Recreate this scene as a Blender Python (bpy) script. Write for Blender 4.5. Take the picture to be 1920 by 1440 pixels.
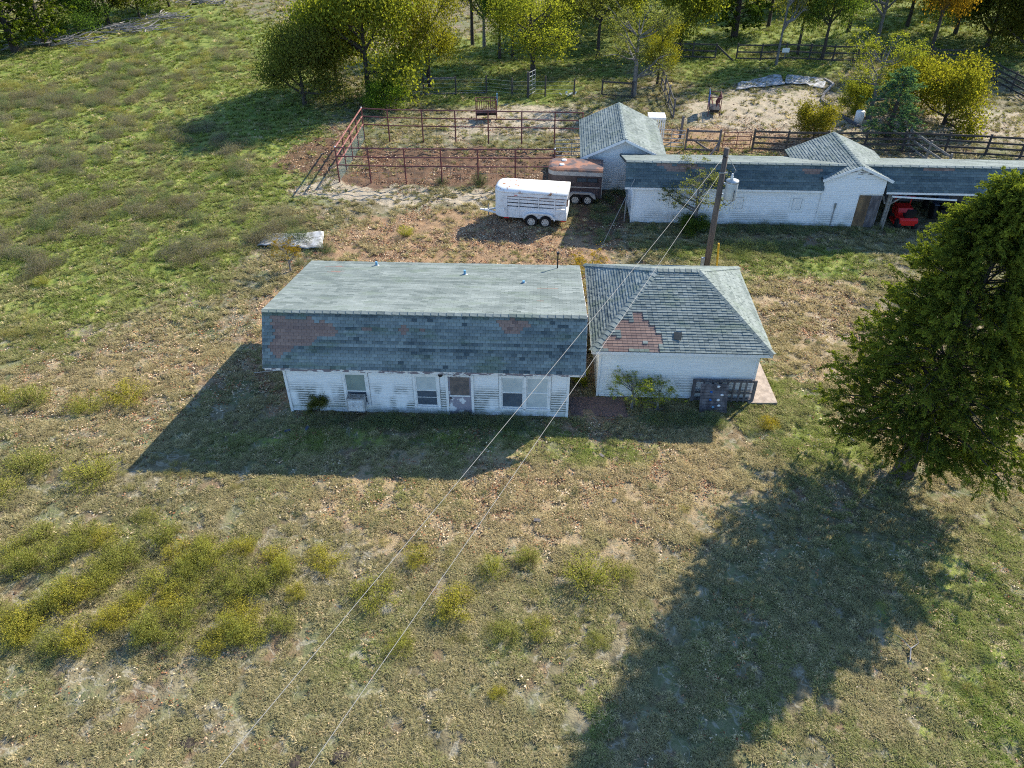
import bpy, bmesh, math, random
import numpy as np
from mathutils import Vector, Matrix
R = math.radians
random.seed(4); RNG = np.random.default_rng(7)
scene = bpy.context.scene
for o in list(bpy.data.objects): bpy.data.objects.remove(o)
C = scene.collection
# ---------------------------------------------------------------- camera, sky, sun, exposure
CAM_H, PITCH, FPX = 20.0, R(37.1), 1440.0
cam = bpy.data.cameras.new('camera'); cam.sensor_width = 36; cam.lens = 36*FPX/1920; cam.clip_end = 3000; cam.clip_start = .3
co = bpy.data.objects.new('camera', cam); C.objects.link(co)
co.location = (0, 0, CAM_H); co.rotation_euler = (R(90)-PITCH, 0, 0); scene.camera = co
SUN_EL, SUN_AZ = R(33.3), R(46.5)          # azimuth from +Y towards +X
w = bpy.data.worlds.new('World'); scene.world = w; w.use_nodes = True
nt = w.node_tree; bg = nt.nodes['Background']
sky = nt.nodes.new('ShaderNodeTexSky'); sky.sky_type = 'NISHITA'; sky.sun_disc = False
sky.ozone_density = 5.0; sky.dust_density = .2; sky.sun_elevation = SUN_EL; sky.sun_rotation = SUN_AZ
nt.links.new(sky.outputs[0], bg.inputs[0]); bg.inputs[1].default_value = .15
sd = bpy.data.lights.new('sun', 'SUN'); sd.energy = 5.0; sd.angle = R(.5); sd.color = (1, .91, .76)
so = bpy.data.objects.new('sun', sd); C.objects.link(so)
sdir = Vector((-math.sin(SUN_AZ)*math.cos(SUN_EL), -math.cos(SUN_AZ)*math.cos(SUN_EL), -math.sin(SUN_EL)))
so.rotation_euler = sdir.to_track_quat('-Z', 'Y').to_euler(); so.location = (40, 40, 60)
scene.view_settings.view_transform = 'Standard'; scene.view_settings.look = 'None'
scene.view_settings.exposure = 1.02; scene.view_settings.gamma = 1
scene.render.engine = 'CYCLES'
scene.cycles.adaptive_threshold = .014; scene.cycles.use_denoising = False; scene.cycles.pixel_filter_type = 'BLACKMAN_HARRIS'; scene.cycles.filter_width = 1.1; scene.cycles.max_bounces = 4; scene.cycles.diffuse_bounces = 2; scene.cycles.transparent_max_bounces = 6
# ---------------------------------------------------------------- helpers
_c, _s = math.cos(PITCH), math.sin(PITCH)
def ray(px, py):
    x = (px-960)/FPX; y = -(py-720)/FPX
    return np.array([x, _c+y*_s, -_s+y*_c])
def at(px, py, z=0.):                    # photo pixel -> point of the place at height z
    r = ray(px, py); t = (z-CAM_H)/r[2]; p = t*r; return (p[0], p[1], p[2]+CAM_H)
def atY(px, py, Y):
    r = ray(px, py); t = Y/r[1]; p = t*r; return (p[0], p[1], p[2]+CAM_H)
def ppm(p):                              # pixels per metre at a point
    return FPX/(p[1]*_c + (CAM_H-p[2])*_s)

def lattice(seed): return np.random.default_rng(seed).random((256, 256))
_LAT = {}
def vn(x, y, sc, seed=0):
    L = _LAT.setdefault(seed, lattice(seed))
    x = np.asarray(x, float)/sc+1000; y = np.asarray(y, float)/sc+1000
    ix = np.floor(x).astype(int); iy = np.floor(y).astype(int); fx = x-ix; fy = y-iy
    fx = fx*fx*(3-2*fx); fy = fy*fy*(3-2*fy)
    a = L[ix % 256, iy % 256]; b = L[(ix+1) % 256, iy % 256]; c = L[ix % 256, (iy+1) % 256]; d = L[(ix+1) % 256, (iy+1) % 256]
    return (a*(1-fx)+b*fx)*(1-fy)+(c*(1-fx)+d*fx)*fy
def fbm(x, y, sc, seed=0, o=4):
    t = 0; a = .5; n = 0
    for k in range(o): t = t+a*vn(x, y, sc/2**k, seed+k*13); n += a; a *= .55
    return t/n
def sstep(a, b, v):
    t = np.clip((v-a)/(b-a), 0, 1); return t*t*(3-2*t)

class MB:
    def __init__(s): s.v = []; s.f = []
    def add(s, vs, fs):
        n = len(s.v); s.v += [tuple(p) for p in vs]; s.f += [tuple(i+n for i in f) for f in fs]; return s
    def box(s, x0, x1, y0, y1, z0, z1):
        return s.add([(x0,y0,z0),(x1,y0,z0),(x1,y1,z0),(x0,y1,z0),(x0,y0,z1),(x1,y0,z1),(x1,y1,z1),(x0,y1,z1)],
                     [(3,2,1,0),(4,5,6,7),(0,1,5,4),(1,2,6,5),(2,3,7,6),(3,0,4,7)])
    def bar(s, p, q, w, h, up=(0,0,1)):
        p = Vector(p); q = Vector(q); d = (q-p).normalized(); u = Vector(up)
        if abs(d.dot(u)) > .97: u = Vector((0,1,0))
        r = d.cross(u).normalized()*w/2; t = r.cross(d).normalized()*h/2
        vs = [p-r-t, p+r-t, p+r+t, p-r+t, q-r-t, q+r-t, q+r+t, q-r+t]
        return s.add(vs, [(0,1,2,3),(7,6,5,4),(0,4,5,1),(1,5,6,2),(2,6,7,3),(3,7,4,0)])
    def tube(s, pts, rad, n=6, cap=True):
        pts = [Vector(p) for p in pts]
        if not isinstance(rad, (list, tuple)): rad = [rad]*len(pts)
        base = len(s.v); ref = None
        for i, p in enumerate(pts):
            d = (pts[min(i+1, len(pts)-1)]-pts[max(i-1, 0)]).normalized()
            if ref is None: ref = Vector((1,0,0)) if abs(d.x) < .8 else Vector((0,1,0))
            a = (ref-d*ref.dot(d)).normalized(); b = d.cross(a); ref = a
            for k in range(n):
                th = 2*math.pi*k/n; s.v.append(tuple(p+(a*math.cos(th)+b*math.sin(th))*rad[i]))
        for i in range(len(pts)-1):
            for k in range(n):
                s.f.append((base+i*n+k, base+i*n+(k+1) % n, base+(i+1)*n+(k+1) % n, base+(i+1)*n+k))
        if cap:
            s.f.append(tuple(base+k for k in reversed(range(n)))); s.f.append(tuple(base+(len(pts)-1)*n+k for k in range(n)))
        return s
    def lathe(s, prof, n=16, origin=(0,0,0), axis='z'):
        base = len(s.v); ox, oy, oz = origin
        for r, h in prof:
            for k in range(n):
                a = 2*math.pi*k/n; p, q = r*math.cos(a), r*math.sin(a)
                s.v.append((ox+p, oy+q, oz+h) if axis == 'z' else (ox+p, oy+h, oz+q))
        for i in range(len(prof)-1):
            for k in range(n):
                f = (base+i*n+k, base+i*n+(k+1) % n, base+(i+1)*n+(k+1) % n, base+(i+1)*n+k)
                s.f.append(f if axis == 'z' else f[::-1])
        s.f.append(tuple(base+k for k in range(n))[::(-1 if axis == 'z' else 1)])
        s.f.append(tuple(base+(len(prof)-1)*n+k for k in range(n))[::(1 if axis == 'z' else -1)])
        return s
    def prism(s, poly, a, b, plane='xz'):        # extrude a polygon
        n = len(poly)
        if plane == 'xz': f = lambda p, t: (p[0], t, p[1])
        elif plane == 'yz': f = lambda p, t: (t, p[0], p[1])
        else: f = lambda p, t: (p[0], p[1], t)
        vs = [f(p, a) for p in poly]+[f(p, b) for p in poly]
        return s.add(vs, [tuple(range(n)), tuple(range(2*n-1, n-1, -1))]+[(i, i+n, (i+1) % n+n, (i+1) % n) for i in range(n)])
    def mesh(s, name, m, smooth=False):
        me = bpy.data.meshes.new(name); me.from_pydata(s.v, [], s.f); me.update()
        bm = bmesh.new(); bm.from_mesh(me); bmesh.ops.recalc_face_normals(bm, faces=bm.faces); bm.to_mesh(me); bm.free()
        if smooth: me.polygons.foreach_set('use_smooth', [True]*len(me.polygons))
        if m: me.materials.append(m)
        return me
    def build(s, name, m, parent=None, smooth=False):
        return link(name, s.mesh(name, m, smooth), parent)
def link(name, me, parent=None, M=None):
    o = bpy.data.objects.new(name, me); C.objects.link(o)
    if parent is not None: o.parent = parent
    if M is not None: o.matrix_basis = M
    return o
def thing(name, label, cat, loc=(0,0,0), rz=0, group=None):
    o = bpy.data.objects.new(name, None); C.objects.link(o); o.location = loc; o.rotation_euler = (0,0,rz); o.empty_display_size = .2
    return tag(o, label, cat, group)
def tag(o, label, cat, group=None):
    o['label'] = label; o['category'] = cat
    if group: o['group'] = group
    return o
def structure(o): o['kind'] = 'structure'; return o
def stuff(o, label=None, cat=None):
    o['kind'] = 'stuff'
    if label: o['label'] = label; o['category'] = cat
    return o
def np_mesh(name, V, F, m=None, tone=None, smooth=False):
    V = np.asarray(V, np.float32); F = np.asarray(F, np.int32); k = F.shape[1]
    me = bpy.data.meshes.new(name); me.vertices.add(len(V)); me.vertices.foreach_set('co', V.ravel())
    me.loops.add(F.size); me.loops.foreach_set('vertex_index', F.ravel())
    me.polygons.add(len(F)); me.polygons.foreach_set('loop_start', np.arange(0, F.size, k, dtype=np.int32))
    try: me.polygons.foreach_set('loop_total', np.full(len(F), k, np.int32))
    except Exception: pass
    me.polygons.foreach_set('use_smooth', np.full(len(F), smooth, bool))
    me.update(calc_edges=True)
    if tone is not None:
        a = me.attributes.new('tone', 'FLOAT', 'FACE'); a.data.foreach_set('value', np.asarray(tone, np.float32))
    if m: me.materials.append(m)
    return me
# ---------------------------------------------------------------- materials
class NT:
    def __init__(s, name):
        s.m = bpy.data.materials.new(name); s.m.use_nodes = True; s.t = s.m.node_tree; s.n = s.t.nodes; s.b = s.n['Principled BSDF']
        s.out = s.n['Material Output']
    def new(s, ty, **kw):
        x = s.n.new(ty)
        for k, v in kw.items(): setattr(x, k, v)
        return x
    def L(s, a, b): s.t.links.new(a, b)
    def val(s, sock, v):
        if hasattr(v, 'is_linked') or hasattr(v, 'links'): s.L(v, sock)
        else: sock.default_value = v
    def math(s, op, a, b=0., c=0., clamp=False):
        x = s.new('ShaderNodeMath', operation=op, use_clamp=clamp)
        s.val(x.inputs[0], a); s.val(x.inputs[1], b); s.val(x.inputs[2], c); return x.outputs[0]
    def mix(s, f, a, b, blend='MIX'):
        x = s.new('ShaderNodeMix', data_type='RGBA', blend_type=blend)
        s.val(x.inputs[0], f)
        for i, v in ((6, a), (7, b)):
            if isinstance(v, (tuple, list)): x.inputs[i].default_value = (*v[:3], 1)
            else: s.L(v, x.inputs[i])
        return x.outputs[2]
    def noise(s, vec, sc, det=3., rough=.55, dist=0.):
        x = s.new('ShaderNodeTexNoise'); s.L(vec, x.inputs['Vector']); x.inputs['Scale'].default_value = sc
        x.inputs['Detail'].default_value = det; x.inputs['Roughness'].default_value = rough; x.inputs['Distortion'].default_value = dist
        return x.outputs['Fac']
    def ramp(s, f, a, b):                 # smooth threshold
        x = s.new('ShaderNodeMapRange', interpolation_type='SMOOTHSTEP'); s.val(x.inputs[0], f)
        x.inputs[1].default_value = a; x.inputs[2].default_value = b; return x.outputs[0]
    def pos(s, scale=None):
        g = s.new('ShaderNodeNewGeometry').outputs['Position']
        if scale:
            m = s.new('ShaderNodeMapping'); m.inputs['Scale'].default_value = scale; s.L(g, m.inputs[0]); g = m.outputs[0]
        return g
    def attr(s, name, ty='GEOMETRY', o='Fac'):
        a = s.new('ShaderNodeAttribute', attribute_name=name, attribute_type=ty); return a.outputs[o]
    def bump(s, h, strength=.3, dist=.02):
        b = s.new('ShaderNodeBump'); b.inputs['Strength'].default_value = strength; b.inputs['Distance'].default_value = dist
        s.L(h, b.inputs['Height']); s.L(b.outputs[0], s.b.inputs['Normal'])
    def base(s, col, rough=.8, metal=0., spec=.3):
        if isinstance(col, (tuple, list)): s.b.inputs['Base Color'].default_value = (*col[:3], 1)
        else: s.L(col, s.b.inputs['Base Color'])
        s.b.inputs['Roughness'].default_value = rough; s.b.inputs['Metallic'].default_value = metal
        s.b.inputs['Specular IOR Level'].default_value = spec; return s.m
def plain(name, a, b=None, sc=6., rough=.8, metal=0., spec=.3, lo=.35, hi=.65, scale3=None, bump=0.):
    n = NT(name)
    if b is None: b = tuple(x*.75 for x in a)
    f = n.noise(n.pos(scale3), sc, 3.)
    if bump: n.bump(f, bump)
    return n.base(n.mix(n.ramp(f, lo, hi), a, b), rough, metal, spec)
M = {}
def siding_mat(name, lo=(.79,.80,.79), stain=1.0, zmax=1.5):
    n = NT(name); p = n.pos(); z = n.new('ShaderNodeSeparateXYZ'); n.L(p, z.inputs[0]); zz = z.outputs[2]
    fine = n.noise(n.pos((2.2,2.2,16)), 2.2, 5., .7); big = n.noise(n.pos((1,1,.6)), 1.1, 2.)
    win = n.math('MULTIPLY', n.ramp(zz, .12, .35), n.ramp(zz, zmax+.25, zmax-.45))
    oc = n.new('ShaderNodeTexCoord').outputs['Object']; oz = n.new('ShaderNodeSeparateXYZ'); n.L(oc, oz.inputs[0])
    lap = n.ramp(n.math('ADD', oz.outputs[2], n.math('MULTIPLY', n.math('SUBTRACT', fine, .5), 1.2)), .75, .25)
    mask = n.math('MULTIPLY', n.math('MULTIPLY', n.math('MULTIPLY', n.ramp(fine, .30, .50), lap), n.ramp(big, .38, .54)), win)
    low = n.math('MULTIPLY', n.ramp(zz, .55, .05), n.ramp(n.noise(p, 5., 4.), .38, .6))
    col = n.mix(n.ramp(n.noise(n.pos((.7,.7,6)), 3., 4.), .3, .75), lo, tuple(x*.86 for x in lo))
    col = n.mix(n.math('MULTIPLY', mask, .95*stain), col, (.085,.10,.085))
    col = n.mix(n.math('MULTIPLY', low, .5*stain), col, (.20,.235,.115))
    flecks = n.ramp(n.noise(n.pos((3,3,9)), 9., 3.), .70, .76)
    col = n.mix(n.math('MULTIPLY', flecks, .55*stain), col, (.19,.17,.15))
    return n.base(col, .62, 0, .35)
M['siding'] = siding_mat('white_siding_mildewed'); M['siding_clean'] = siding_mat('white_siding_plain', (.79,.81,.80), .6, 1.2)
M['siding_barn'] = siding_mat('barn_siding', (.79,.81,.81), .55, 1.0)
M['trim'] = plain('white_trim', (.74,.75,.74), (.52,.53,.52), 7., .6, lo=.5, hi=.75)
M['peel'] = plain('peeling_fascia', (.68,.68,.67), (.20,.17,.19), 3.2, .75, lo=.46, hi=.52, scale3=(1,1,2.5))
def shingle_mat(name, a, b, c, moss=.5):
    n = NT(name); t = n.attr('tone'); p = n.pos()
    col = n.mix(t, a, b)
    col = n.mix(n.math('MULTIPLY', n.ramp(n.noise(n.pos((.5,1.6,1.6)), 1.1, 4., .6), .5, .68), moss), col, c)
    g = n.noise(p, 90., 2.)
    col = n.mix(n.math('MULTIPLY', n.ramp(g, .3, .8), .35), col, tuple(x*1.6 for x in b))
    return n.base(col, .9, 0, .2)
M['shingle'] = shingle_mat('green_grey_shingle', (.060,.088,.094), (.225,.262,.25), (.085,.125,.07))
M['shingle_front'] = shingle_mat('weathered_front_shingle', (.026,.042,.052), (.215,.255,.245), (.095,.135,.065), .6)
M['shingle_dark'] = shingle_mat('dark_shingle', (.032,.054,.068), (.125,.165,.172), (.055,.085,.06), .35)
M['shingle_sunlit'] = shingle_mat('sunlit_shingle', (.075,.098,.092), (.235,.268,.25), (.11,.15,.10), .5)  # lit copy for roof sides facing the sun, sunlight put into the colour
M['shingle_old'] = shingle_mat('exposed_old_shingle', (.135,.094,.085), (.265,.185,.15), (.11,.105,.10), .5)
M['shingle_slate'] = plain('blue_slate', (.05,.075,.12), (.04,.055,.085), 5., .8)
M['deck'] = plain('roof_deck', (.035,.042,.045), (.06,.065,.06), 5., .9)
M['glass'] = NT('window_glass').base((.05,.065,.08), .08, 0, .6)
M['blind'] = plain('window_blind', (.50,.54,.53), (.42,.46,.46), 2., .8)
M['shade'] = plain('green_window_shade', (.24,.30,.27), (.19,.24,.22), 2., .8)
M['screen'] = plain('insect_screen', (.085,.11,.14), (.06,.08,.105), 3., .45, spec=.5)
M['door'] = plain('peeling_door', (.27,.255,.30), (.66,.67,.68), 2.6, .7, lo=.56, hi=.60)
M['ply'] = plain('plywood_sheet', (.20,.135,.075), (.10,.07,.045), 2.5, .8, scale3=(1,1,.35))
M['storm'] = plain('storm_panel', (.19,.155,.14), (.11,.10,.10), 3., .4, spec=.5)
M['black'] = NT('black_metal').base((.015,.015,.017), .45)
M['concrete'] = plain('concrete', (.40,.33,.27), (.27,.22,.18), 5., .9, bump=.2)
M['walk'] = plain('brown_paving', (.19,.12,.10), (.12,.085,.07), 9., .9, bump=.3)
M['wood_grey'] = plain('weathered_wood', (.15,.14,.145), (.075,.07,.075), 6., .85, scale3=(1,1,.3))
M['wood_pole'] = plain('pole_wood', (.135,.105,.085), (.075,.06,.052), 9., .85, scale3=(3,3,.15))
M['wood_black'] = plain('black_fence_board', (.035,.033,.034), (.075,.068,.062), 5., .8)
M['wood_pale'] = plain('pale_fence_board', (.30,.29,.26), (.17,.16,.145), 5., .85)
M['rust'] = plain('rusty_red_pipe', (.165,.05,.045), (.095,.04,.04), 7., .6)
M['rust_light'] = plain('pinkish_red_pipe', (.30,.12,.10), (.17,.06,.05), 7., .5)
M['galv'] = plain('galvanised_pipe', (.38,.40,.41), (.24,.25,.25), 8., .45, .5)
M['wire'] = NT('steel_wire').base((.42,.43,.42), .5, .4)
M['net'] = NT('wire_netting').base((.16,.22,.20), .7)
M['cable'] = NT('power_cable').base((.30,.29,.27), .6)
M['tr_white'] = plain('trailer_white_paint', (.68,.70,.71), (.47,.48,.48), 3., .45, lo=.45, hi=.75)
n = NT('trailer_roof_rusty'); p = n.pos()
n.base(n.mix(n.math('MULTIPLY', n.ramp(n.noise(p, 3.2, 6., .7), .53, .62), n.ramp(n.noise(p, .8, 2.), .45, .58)), (.72,.73,.72), (.34,.15,.06)), .55); M['tr_roof'] = n.m
M['tr_rust'] = plain('rust_brown', (.20,.075,.04), (.09,.045,.035), 6., .8)
M['br_body'] = plain('brown_trailer_paint', (.060,.042,.048), (.035,.028,.034), 3., .4, spec=.5)
n = NT('brown_trailer_roof'); p = n.pos(); n.base(n.mix(n.ramp(n.noise(p, 1.4, 4., .6), .42, .56), (.30,.14,.08), (.10,.075,.07)), .6); M['br_roof'] = n.m
M['tan'] = plain('tan_band', (.40,.37,.34), (.30,.28,.26), 4., .6)
M['tyre'] = NT('tyre').base((.012,.012,.013), .85); M['rim'] = plain('steel_rim', (.62,.62,.60), (.40,.38,.35), 10., .4, .3)
M['red'] = NT('red_paint').base((.55,.02,.018), .35, 0, .5); M['red_lens'] = NT('red_lens').base((.5,.02,.02), .3)
M['blue'] = NT('blue_plastic').base((.02,.11,.34), .5); M['pale_blue'] = NT('pale_blue_plastic').base((.16,.36,.52), .5)
M['white_pl'] = NT('white_plastic').base((.75,.75,.73), .5); M['yellow'] = NT('yellow_guard').base((.62,.36,.03), .5)
M['tank'] = plain('transformer_grey', (.42,.46,.48), (.34,.38,.40), 4., .4, .2); M['porcelain'] = NT('porcelain').base((.62,.62,.60), .3)
M['ac'] = plain('air_conditioner_shell', (.47,.49,.49), (.30,.31,.31), 6., .6)
M['leafdirt'] = plain('leaf_litter_on_top', (.17,.135,.10), (.36,.34,.31), 14., .95)
M['tarp'] = plain('white_tarp', (.40,.41,.41), (.19,.19,.18), 3., .8, lo=.42, hi=.6)
M['bark'] = plain('bark', (.075,.062,.052), (.035,.03,.027), 8., .95, scale3=(2,2,.5))
M['bark_grey'] = plain('grey_bark', (.20,.19,.175), (.10,.095,.09), 8., .95, scale3=(2,2,.5))
M['deadwood'] = plain('bleached_branch', (.33,.31,.29), (.17,.155,.145), 6., .95)
M['dung'] = plain('dark_soil', (.03,.024,.02), (.06,.045,.035), 9., 1.)
def leaf_mat(name, a, b, trans=.45, src='OBJ'):
    n = NT(name); t = n.attr('tone'); col = n.mix(t, a, b)
    if src == 'OBJ':
        oi = n.new('ShaderNodeObjectInfo'); col = n.mix(1., col, oi.outputs['Color'], 'MULTIPLY')
    elif src == 'INST':
        col = n.mix(n.math('MULTIPLY', t, .5), n.attr('tint', 'INSTANCER', 'Color'), b)
    d = n.new('ShaderNodeBsdfDiffuse'); tr = n.new('ShaderNodeBsdfTranslucent'); mx = n.new('ShaderNodeMixShader')
    n.L(col, d.inputs[0])
    tc = n.mix(1., col, (1.25, 1.32, .6), 'MULTIPLY'); n.L(tc, tr.inputs[0])
    mx.inputs[0].default_value = trans; n.L(d.outputs[0], mx.inputs[1]); n.L(tr.outputs[0], mx.inputs[2]); n.L(mx.outputs[0], n.out.inputs[0])
    return n.m
M['leaf'] = leaf_mat('broad_leaf', (.066,.082,.026), (.235,.235,.06), .55)
M['juniper'] = leaf_mat('juniper_spray', (.014,.035,.014), (.255,.285,.042), .45)
M['broom'] = leaf_mat('broomweed', (.105,.116,.040), (.48,.465,.115), .42)
M['weed'] = leaf_mat('grey_weed', (.10,.095,.075), (.22,.20,.15), .3)
M['weed_inst'] = leaf_mat('scattered_weed', (.1,.1,.05), (.34,.31,.22), .4, 'INST')
M['grass'] = leaf_mat('grass_blade', (.1,.1,.05), (.42,.35,.19), .25, 'INST')
M['clod'] = NT('soil_clod').m
# ---------------------------------------------------------------- ground zones (soil and turf kinds)
def gp(*pts): return np.array([at(x, y)[:2] for x, y in pts])
def sdf(poly, x, y):
    n = len(poly); d = np.full(x.shape, 1e9); ins = np.zeros(x.shape, bool); j = n-1
    for i in range(n):
        ax, ay = poly[j]; bx, by = poly[i]; ex, ey = bx-ax, by-ay; wx, wy = x-ax, y-ay
        t = np.clip((wx*ex+wy*ey)/(ex*ex+ey*ey+1e-9), 0, 1); d = np.minimum(d, (wx-t*ex)**2+(wy-t*ey)**2)
        ins ^= ((ay > y) != (by > y)) & (x < ex*(y-ay)/(ey+1e-12)+ax); j = i
    return np.where(ins, 1, -1)*np.sqrt(d)
ZONES = {
 'green': [  # weight, softness
  (.8, 5., gp((640,120),(900,60),(1200,-40),(2300,-60),(2300,190),(1900,140),(1600,110),(1260,110),(1100,190),(760,190))),
  (.78, 4., gp((-200,40),(400,0),(560,60),(640,200),(600,330),(560,420),(430,520),(330,600),(100,640),(-200,660))),
  (.9, 1.5, gp((1190,455),(1640,470),(1660,500),(1640,540),(1500,520),(1240,500))),
  (1., 2.5, gp((1240,60),(1460,110),(1600,110),(1560,150),(1400,150),(1300,180),(1270,140))),
  (.8, 2., gp((850,120),(1000,120),(1100,170),(1080,205),(900,200),(760,200))),
  (.8, .8, gp((1230,265),(1420,280),(1560,290),(1560,300),(1240,300))),
  (.55, 1.2, gp((560,790),(1060,800),(1240,800),(1380,790),(1300,860),(950,880),(520,870),(420,830))),
  (.45, 2., gp((560,880),(820,870),(1000,930),(820,990),(620,960))),
  (.6, 1.5, gp((1400,700),(1480,700),(1640,820),(1640,900),(1480,860),(1400,830))),
  (.55, 2.5, gp((1660,1000),(2000,940),(2000,1500),(1560,1500),(1640,1280)))],
 'red': [
  (1., 1.8, gp((640,420),(760,395),(900,400),(1060,440),(1200,455),(1130,500),(900,500),(660,500),(560,480))),
  (.75, 2., gp((480,560),(590,480),(1110,480),(1110,780),(1060,800),(520,790),(450,700))),
  (.7, 1.5, gp((1120,300),(1260,230),(1420,240),(1560,250),(1560,290),(1180,300)))],
 'straw': [
  (.85, 2.2, gp((560,880),(960,830),(1320,830),(1440,860),(1360,980),(1200,1060),(900,1040),(560,980))),
  (.8, 2.5, gp((1390,500),(1650,520),(1640,700),(1560,780),(1440,700))),
  (.6, 2., gp((1640,560),(1560,700),(1620,860),(1900,960),(1960,1100),(1960,700))),
  (.55, 3., gp((100,640),(380,600),(480,680),(380,760),(250,840),(60,820),(-50,700)))],
 'sand': [
  (.85, 1.6, gp((545,350),(640,330),(760,345),(940,350),(930,385),(760,390),(640,372),(560,375))),
  (.66, 2.5, gp((820,215),(980,190),(1090,200),(1090,262),(860,262))),
  (.68, 3., gp((1270,190),(1390,160),(1560,170),(1700,215),(1900,200),(2050,230),(2050,280),(1560,262),(1290,245))),
  (.5, 2., gp((1450,560),(1640,560),(1620,690),(1540,700)))],
 'dark': [
  (1., 1.0, gp((640,335),(688,272),(860,276),(1075,285),(1040,345),(900,345),(660,345))),
  (.8, 1.2, gp((560,330),(480,320),(560,270),(640,235),(660,260),(630,330))),
  (.8, 1.5, gp((1060,360),(1180,350),(1190,420),(1150,470),(1060,430))),
  (.7, 1., gp((1240,292),(1540,300),(1540,312),(1240,304)))]}
def zones(x, y):
    wx = x+1.6*(fbm(x, y, 2.2, 31)-.5)*2; wy = y+1.6*(fbm(x, y, 2.2, 57)-.5)*2
    out = {}
    for k, lst in ZONES.items():
        m = np.zeros(x.shape)
        for wgt, soft, poly in lst: m = np.maximum(m, wgt*sstep(-soft, soft, sdf(poly, wx, wy)))
        out[k] = m
    return out
def gz(x, y):
    x = np.asarray(x, float); y = np.asarray(y, float)
    h = (fbm(x, y, .9, 3, 3)-.5)*.13+(vn(x, y, .31, 8)-.5)*.085+(fbm(x, y, 6., 5, 2)-.5)*.12
    return h*np.clip((np.hypot(x, y-18))/40+.7, .7, 1.2)
def axis(segs):
    v = []
    for a, b, st in segs: v += list(np.arange(a, b, st))
    return np.array(v)
XS = axis([(-900,-300,150),(-300,-90,30),(-90,-30,1.2),(-30,32,.16),(32,92,1.2),(92,300,30),(300,901,150)])
YS = axis([(-300,-60,60),(-60,2,4),(2,8,.5),(8,46,.14),(46,60,.2),(60,80,.4),(80,130,.9),(130,300,20),(300,1201,150)])
GX, GY = np.meshgrid(XS, YS); nx, ny = len(XS), len(YS)
gx, gy = GX.ravel(), GY.ravel(); Z = gz(gx, gy)
zn = zones(gx, gy)
# hoof-pocked soil is rougher
Z = Z+(np.maximum(zn['dark'], zn['red']*.6))*(vn(gx, gy, .42, 90)-.5)*.20
ii = np.arange(nx*ny).reshape(ny, nx)
FQ = np.stack([ii[:-1,:-1].ravel(), ii[:-1,1:].ravel(), ii[1:,1:].ravel(), ii[1:,:-1].ravel()], 1)
n = NT('pasture_ground'); p = n.pos()
A = {k: n.attr('zone_'+k) for k in ZONES}
n1 = n.noise(p, 1.3, 3., .65); n2 = n.noise(p, 6., 3., .65); n3 = n.noise(p, 24., 1.5, .7); n4 = n.noise(p, .28, 2., .6)
veins = n.new('ShaderNodeTexNoise'); n.L(p, veins.inputs['Vector']); veins.inputs['Scale'].default_value = 1.25; veins.inputs['Detail'].default_value = 3; veins.inputs['Distortion'].default_value = .8
vline = n.ramp(n.math('ABSOLUTE', n.math('SUBTRACT', veins.outputs['Fac'], .5)), .030, .0)
col = n.mix(n.ramp(n1, .35, .65), (.125,.108,.060), (.225,.194,.120))                 # dry thatch
col = n.mix(n.math('MULTIPLY', n.ramp(n4, .45, .58), .75), col, n.mix(n.ramp(n2, .35, .6), (.095,.122,.046), (.175,.182,.090)))
col = n.mix(n.math('MULTIPLY', n.ramp(n.noise(p, .62, 3.), .54, .66), .7), col, (.175,.112,.070))
col = n.mix(n.math('MULTIPLY', n.ramp(n2, .54, .70), .8), col, (.085,.066,.042))
col = n.mix(n.math('MULTIPLY', vline, .5), col, (.36,.335,.26))
nzm = n.math('ADD', n.math('MULTIPLY', n1, .45), n.math('MULTIPLY', n2, .55))
def zmask(k, nz, soft=.14, amp=2.2):
    nz = nzm
    return n.ramp(n.math('ADD', A[k], n.math('MULTIPLY', n.math('SUBTRACT', nz, .5), amp)), .5-soft, .5+soft)
gm = zmask('green', n2); col = n.mix(n.math('MULTIPLY', gm, .9), col, n.mix(n.ramp(n1, .35, .65), (.095,.150,.022), (.225,.255,.060)))
tm_ = zmask('straw', n2); col = n.mix(n.math('MULTIPLY', tm_, .85), col, n.mix(n.ramp(n3, .35, .65), (.385,.295,.175), (.255,.185,.105)))
rm = zmask('red', n2, .14, 1.6); col = n.mix(n.math('MULTIPLY', rm, .85), col, n.mix(n.ramp(n3, .35, .65), (.205,.112,.062), (.385,.265,.16)))
sm = zmask('sand', n2); col = n.mix(n.math('MULTIPLY', sm, .9), col, n.mix(n.ramp(n3, .35, .7), (.47,.405,.30), (.27,.22,.155)))
dm = zmask('dark', n2, .14, 1.1); col = n.mix(n.math('MULTIPLY', dm, .9), col, n.mix(n.ramp(n3, .4, .65), (.085,.050,.035), (.20,.115,.07)))
col = n.mix(n.math('MULTIPLY', n.ramp(n3, .62, .74), .5), col, (.045,.036,.026))
col = n.mix(n.math('MULTIPLY', n.ramp(n.noise(p, 37., 3.), .68, .76), .4), col, (.45,.41,.33))
n.bump(n.noise(p, 17., 1.), .8, .04); n.base(col, .95, 0, .1); M['ground'] = n.m
me = np_mesh('ground', np.stack([gx, gy, Z], 1), FQ, M['ground'], smooth=True)
for k in ZONES:
    a = me.attributes.new('zone_'+k, 'FLOAT', 'POINT'); a.data.foreach_set('value', zn[k].astype(np.float32))
structure(link('ground', me))
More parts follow.
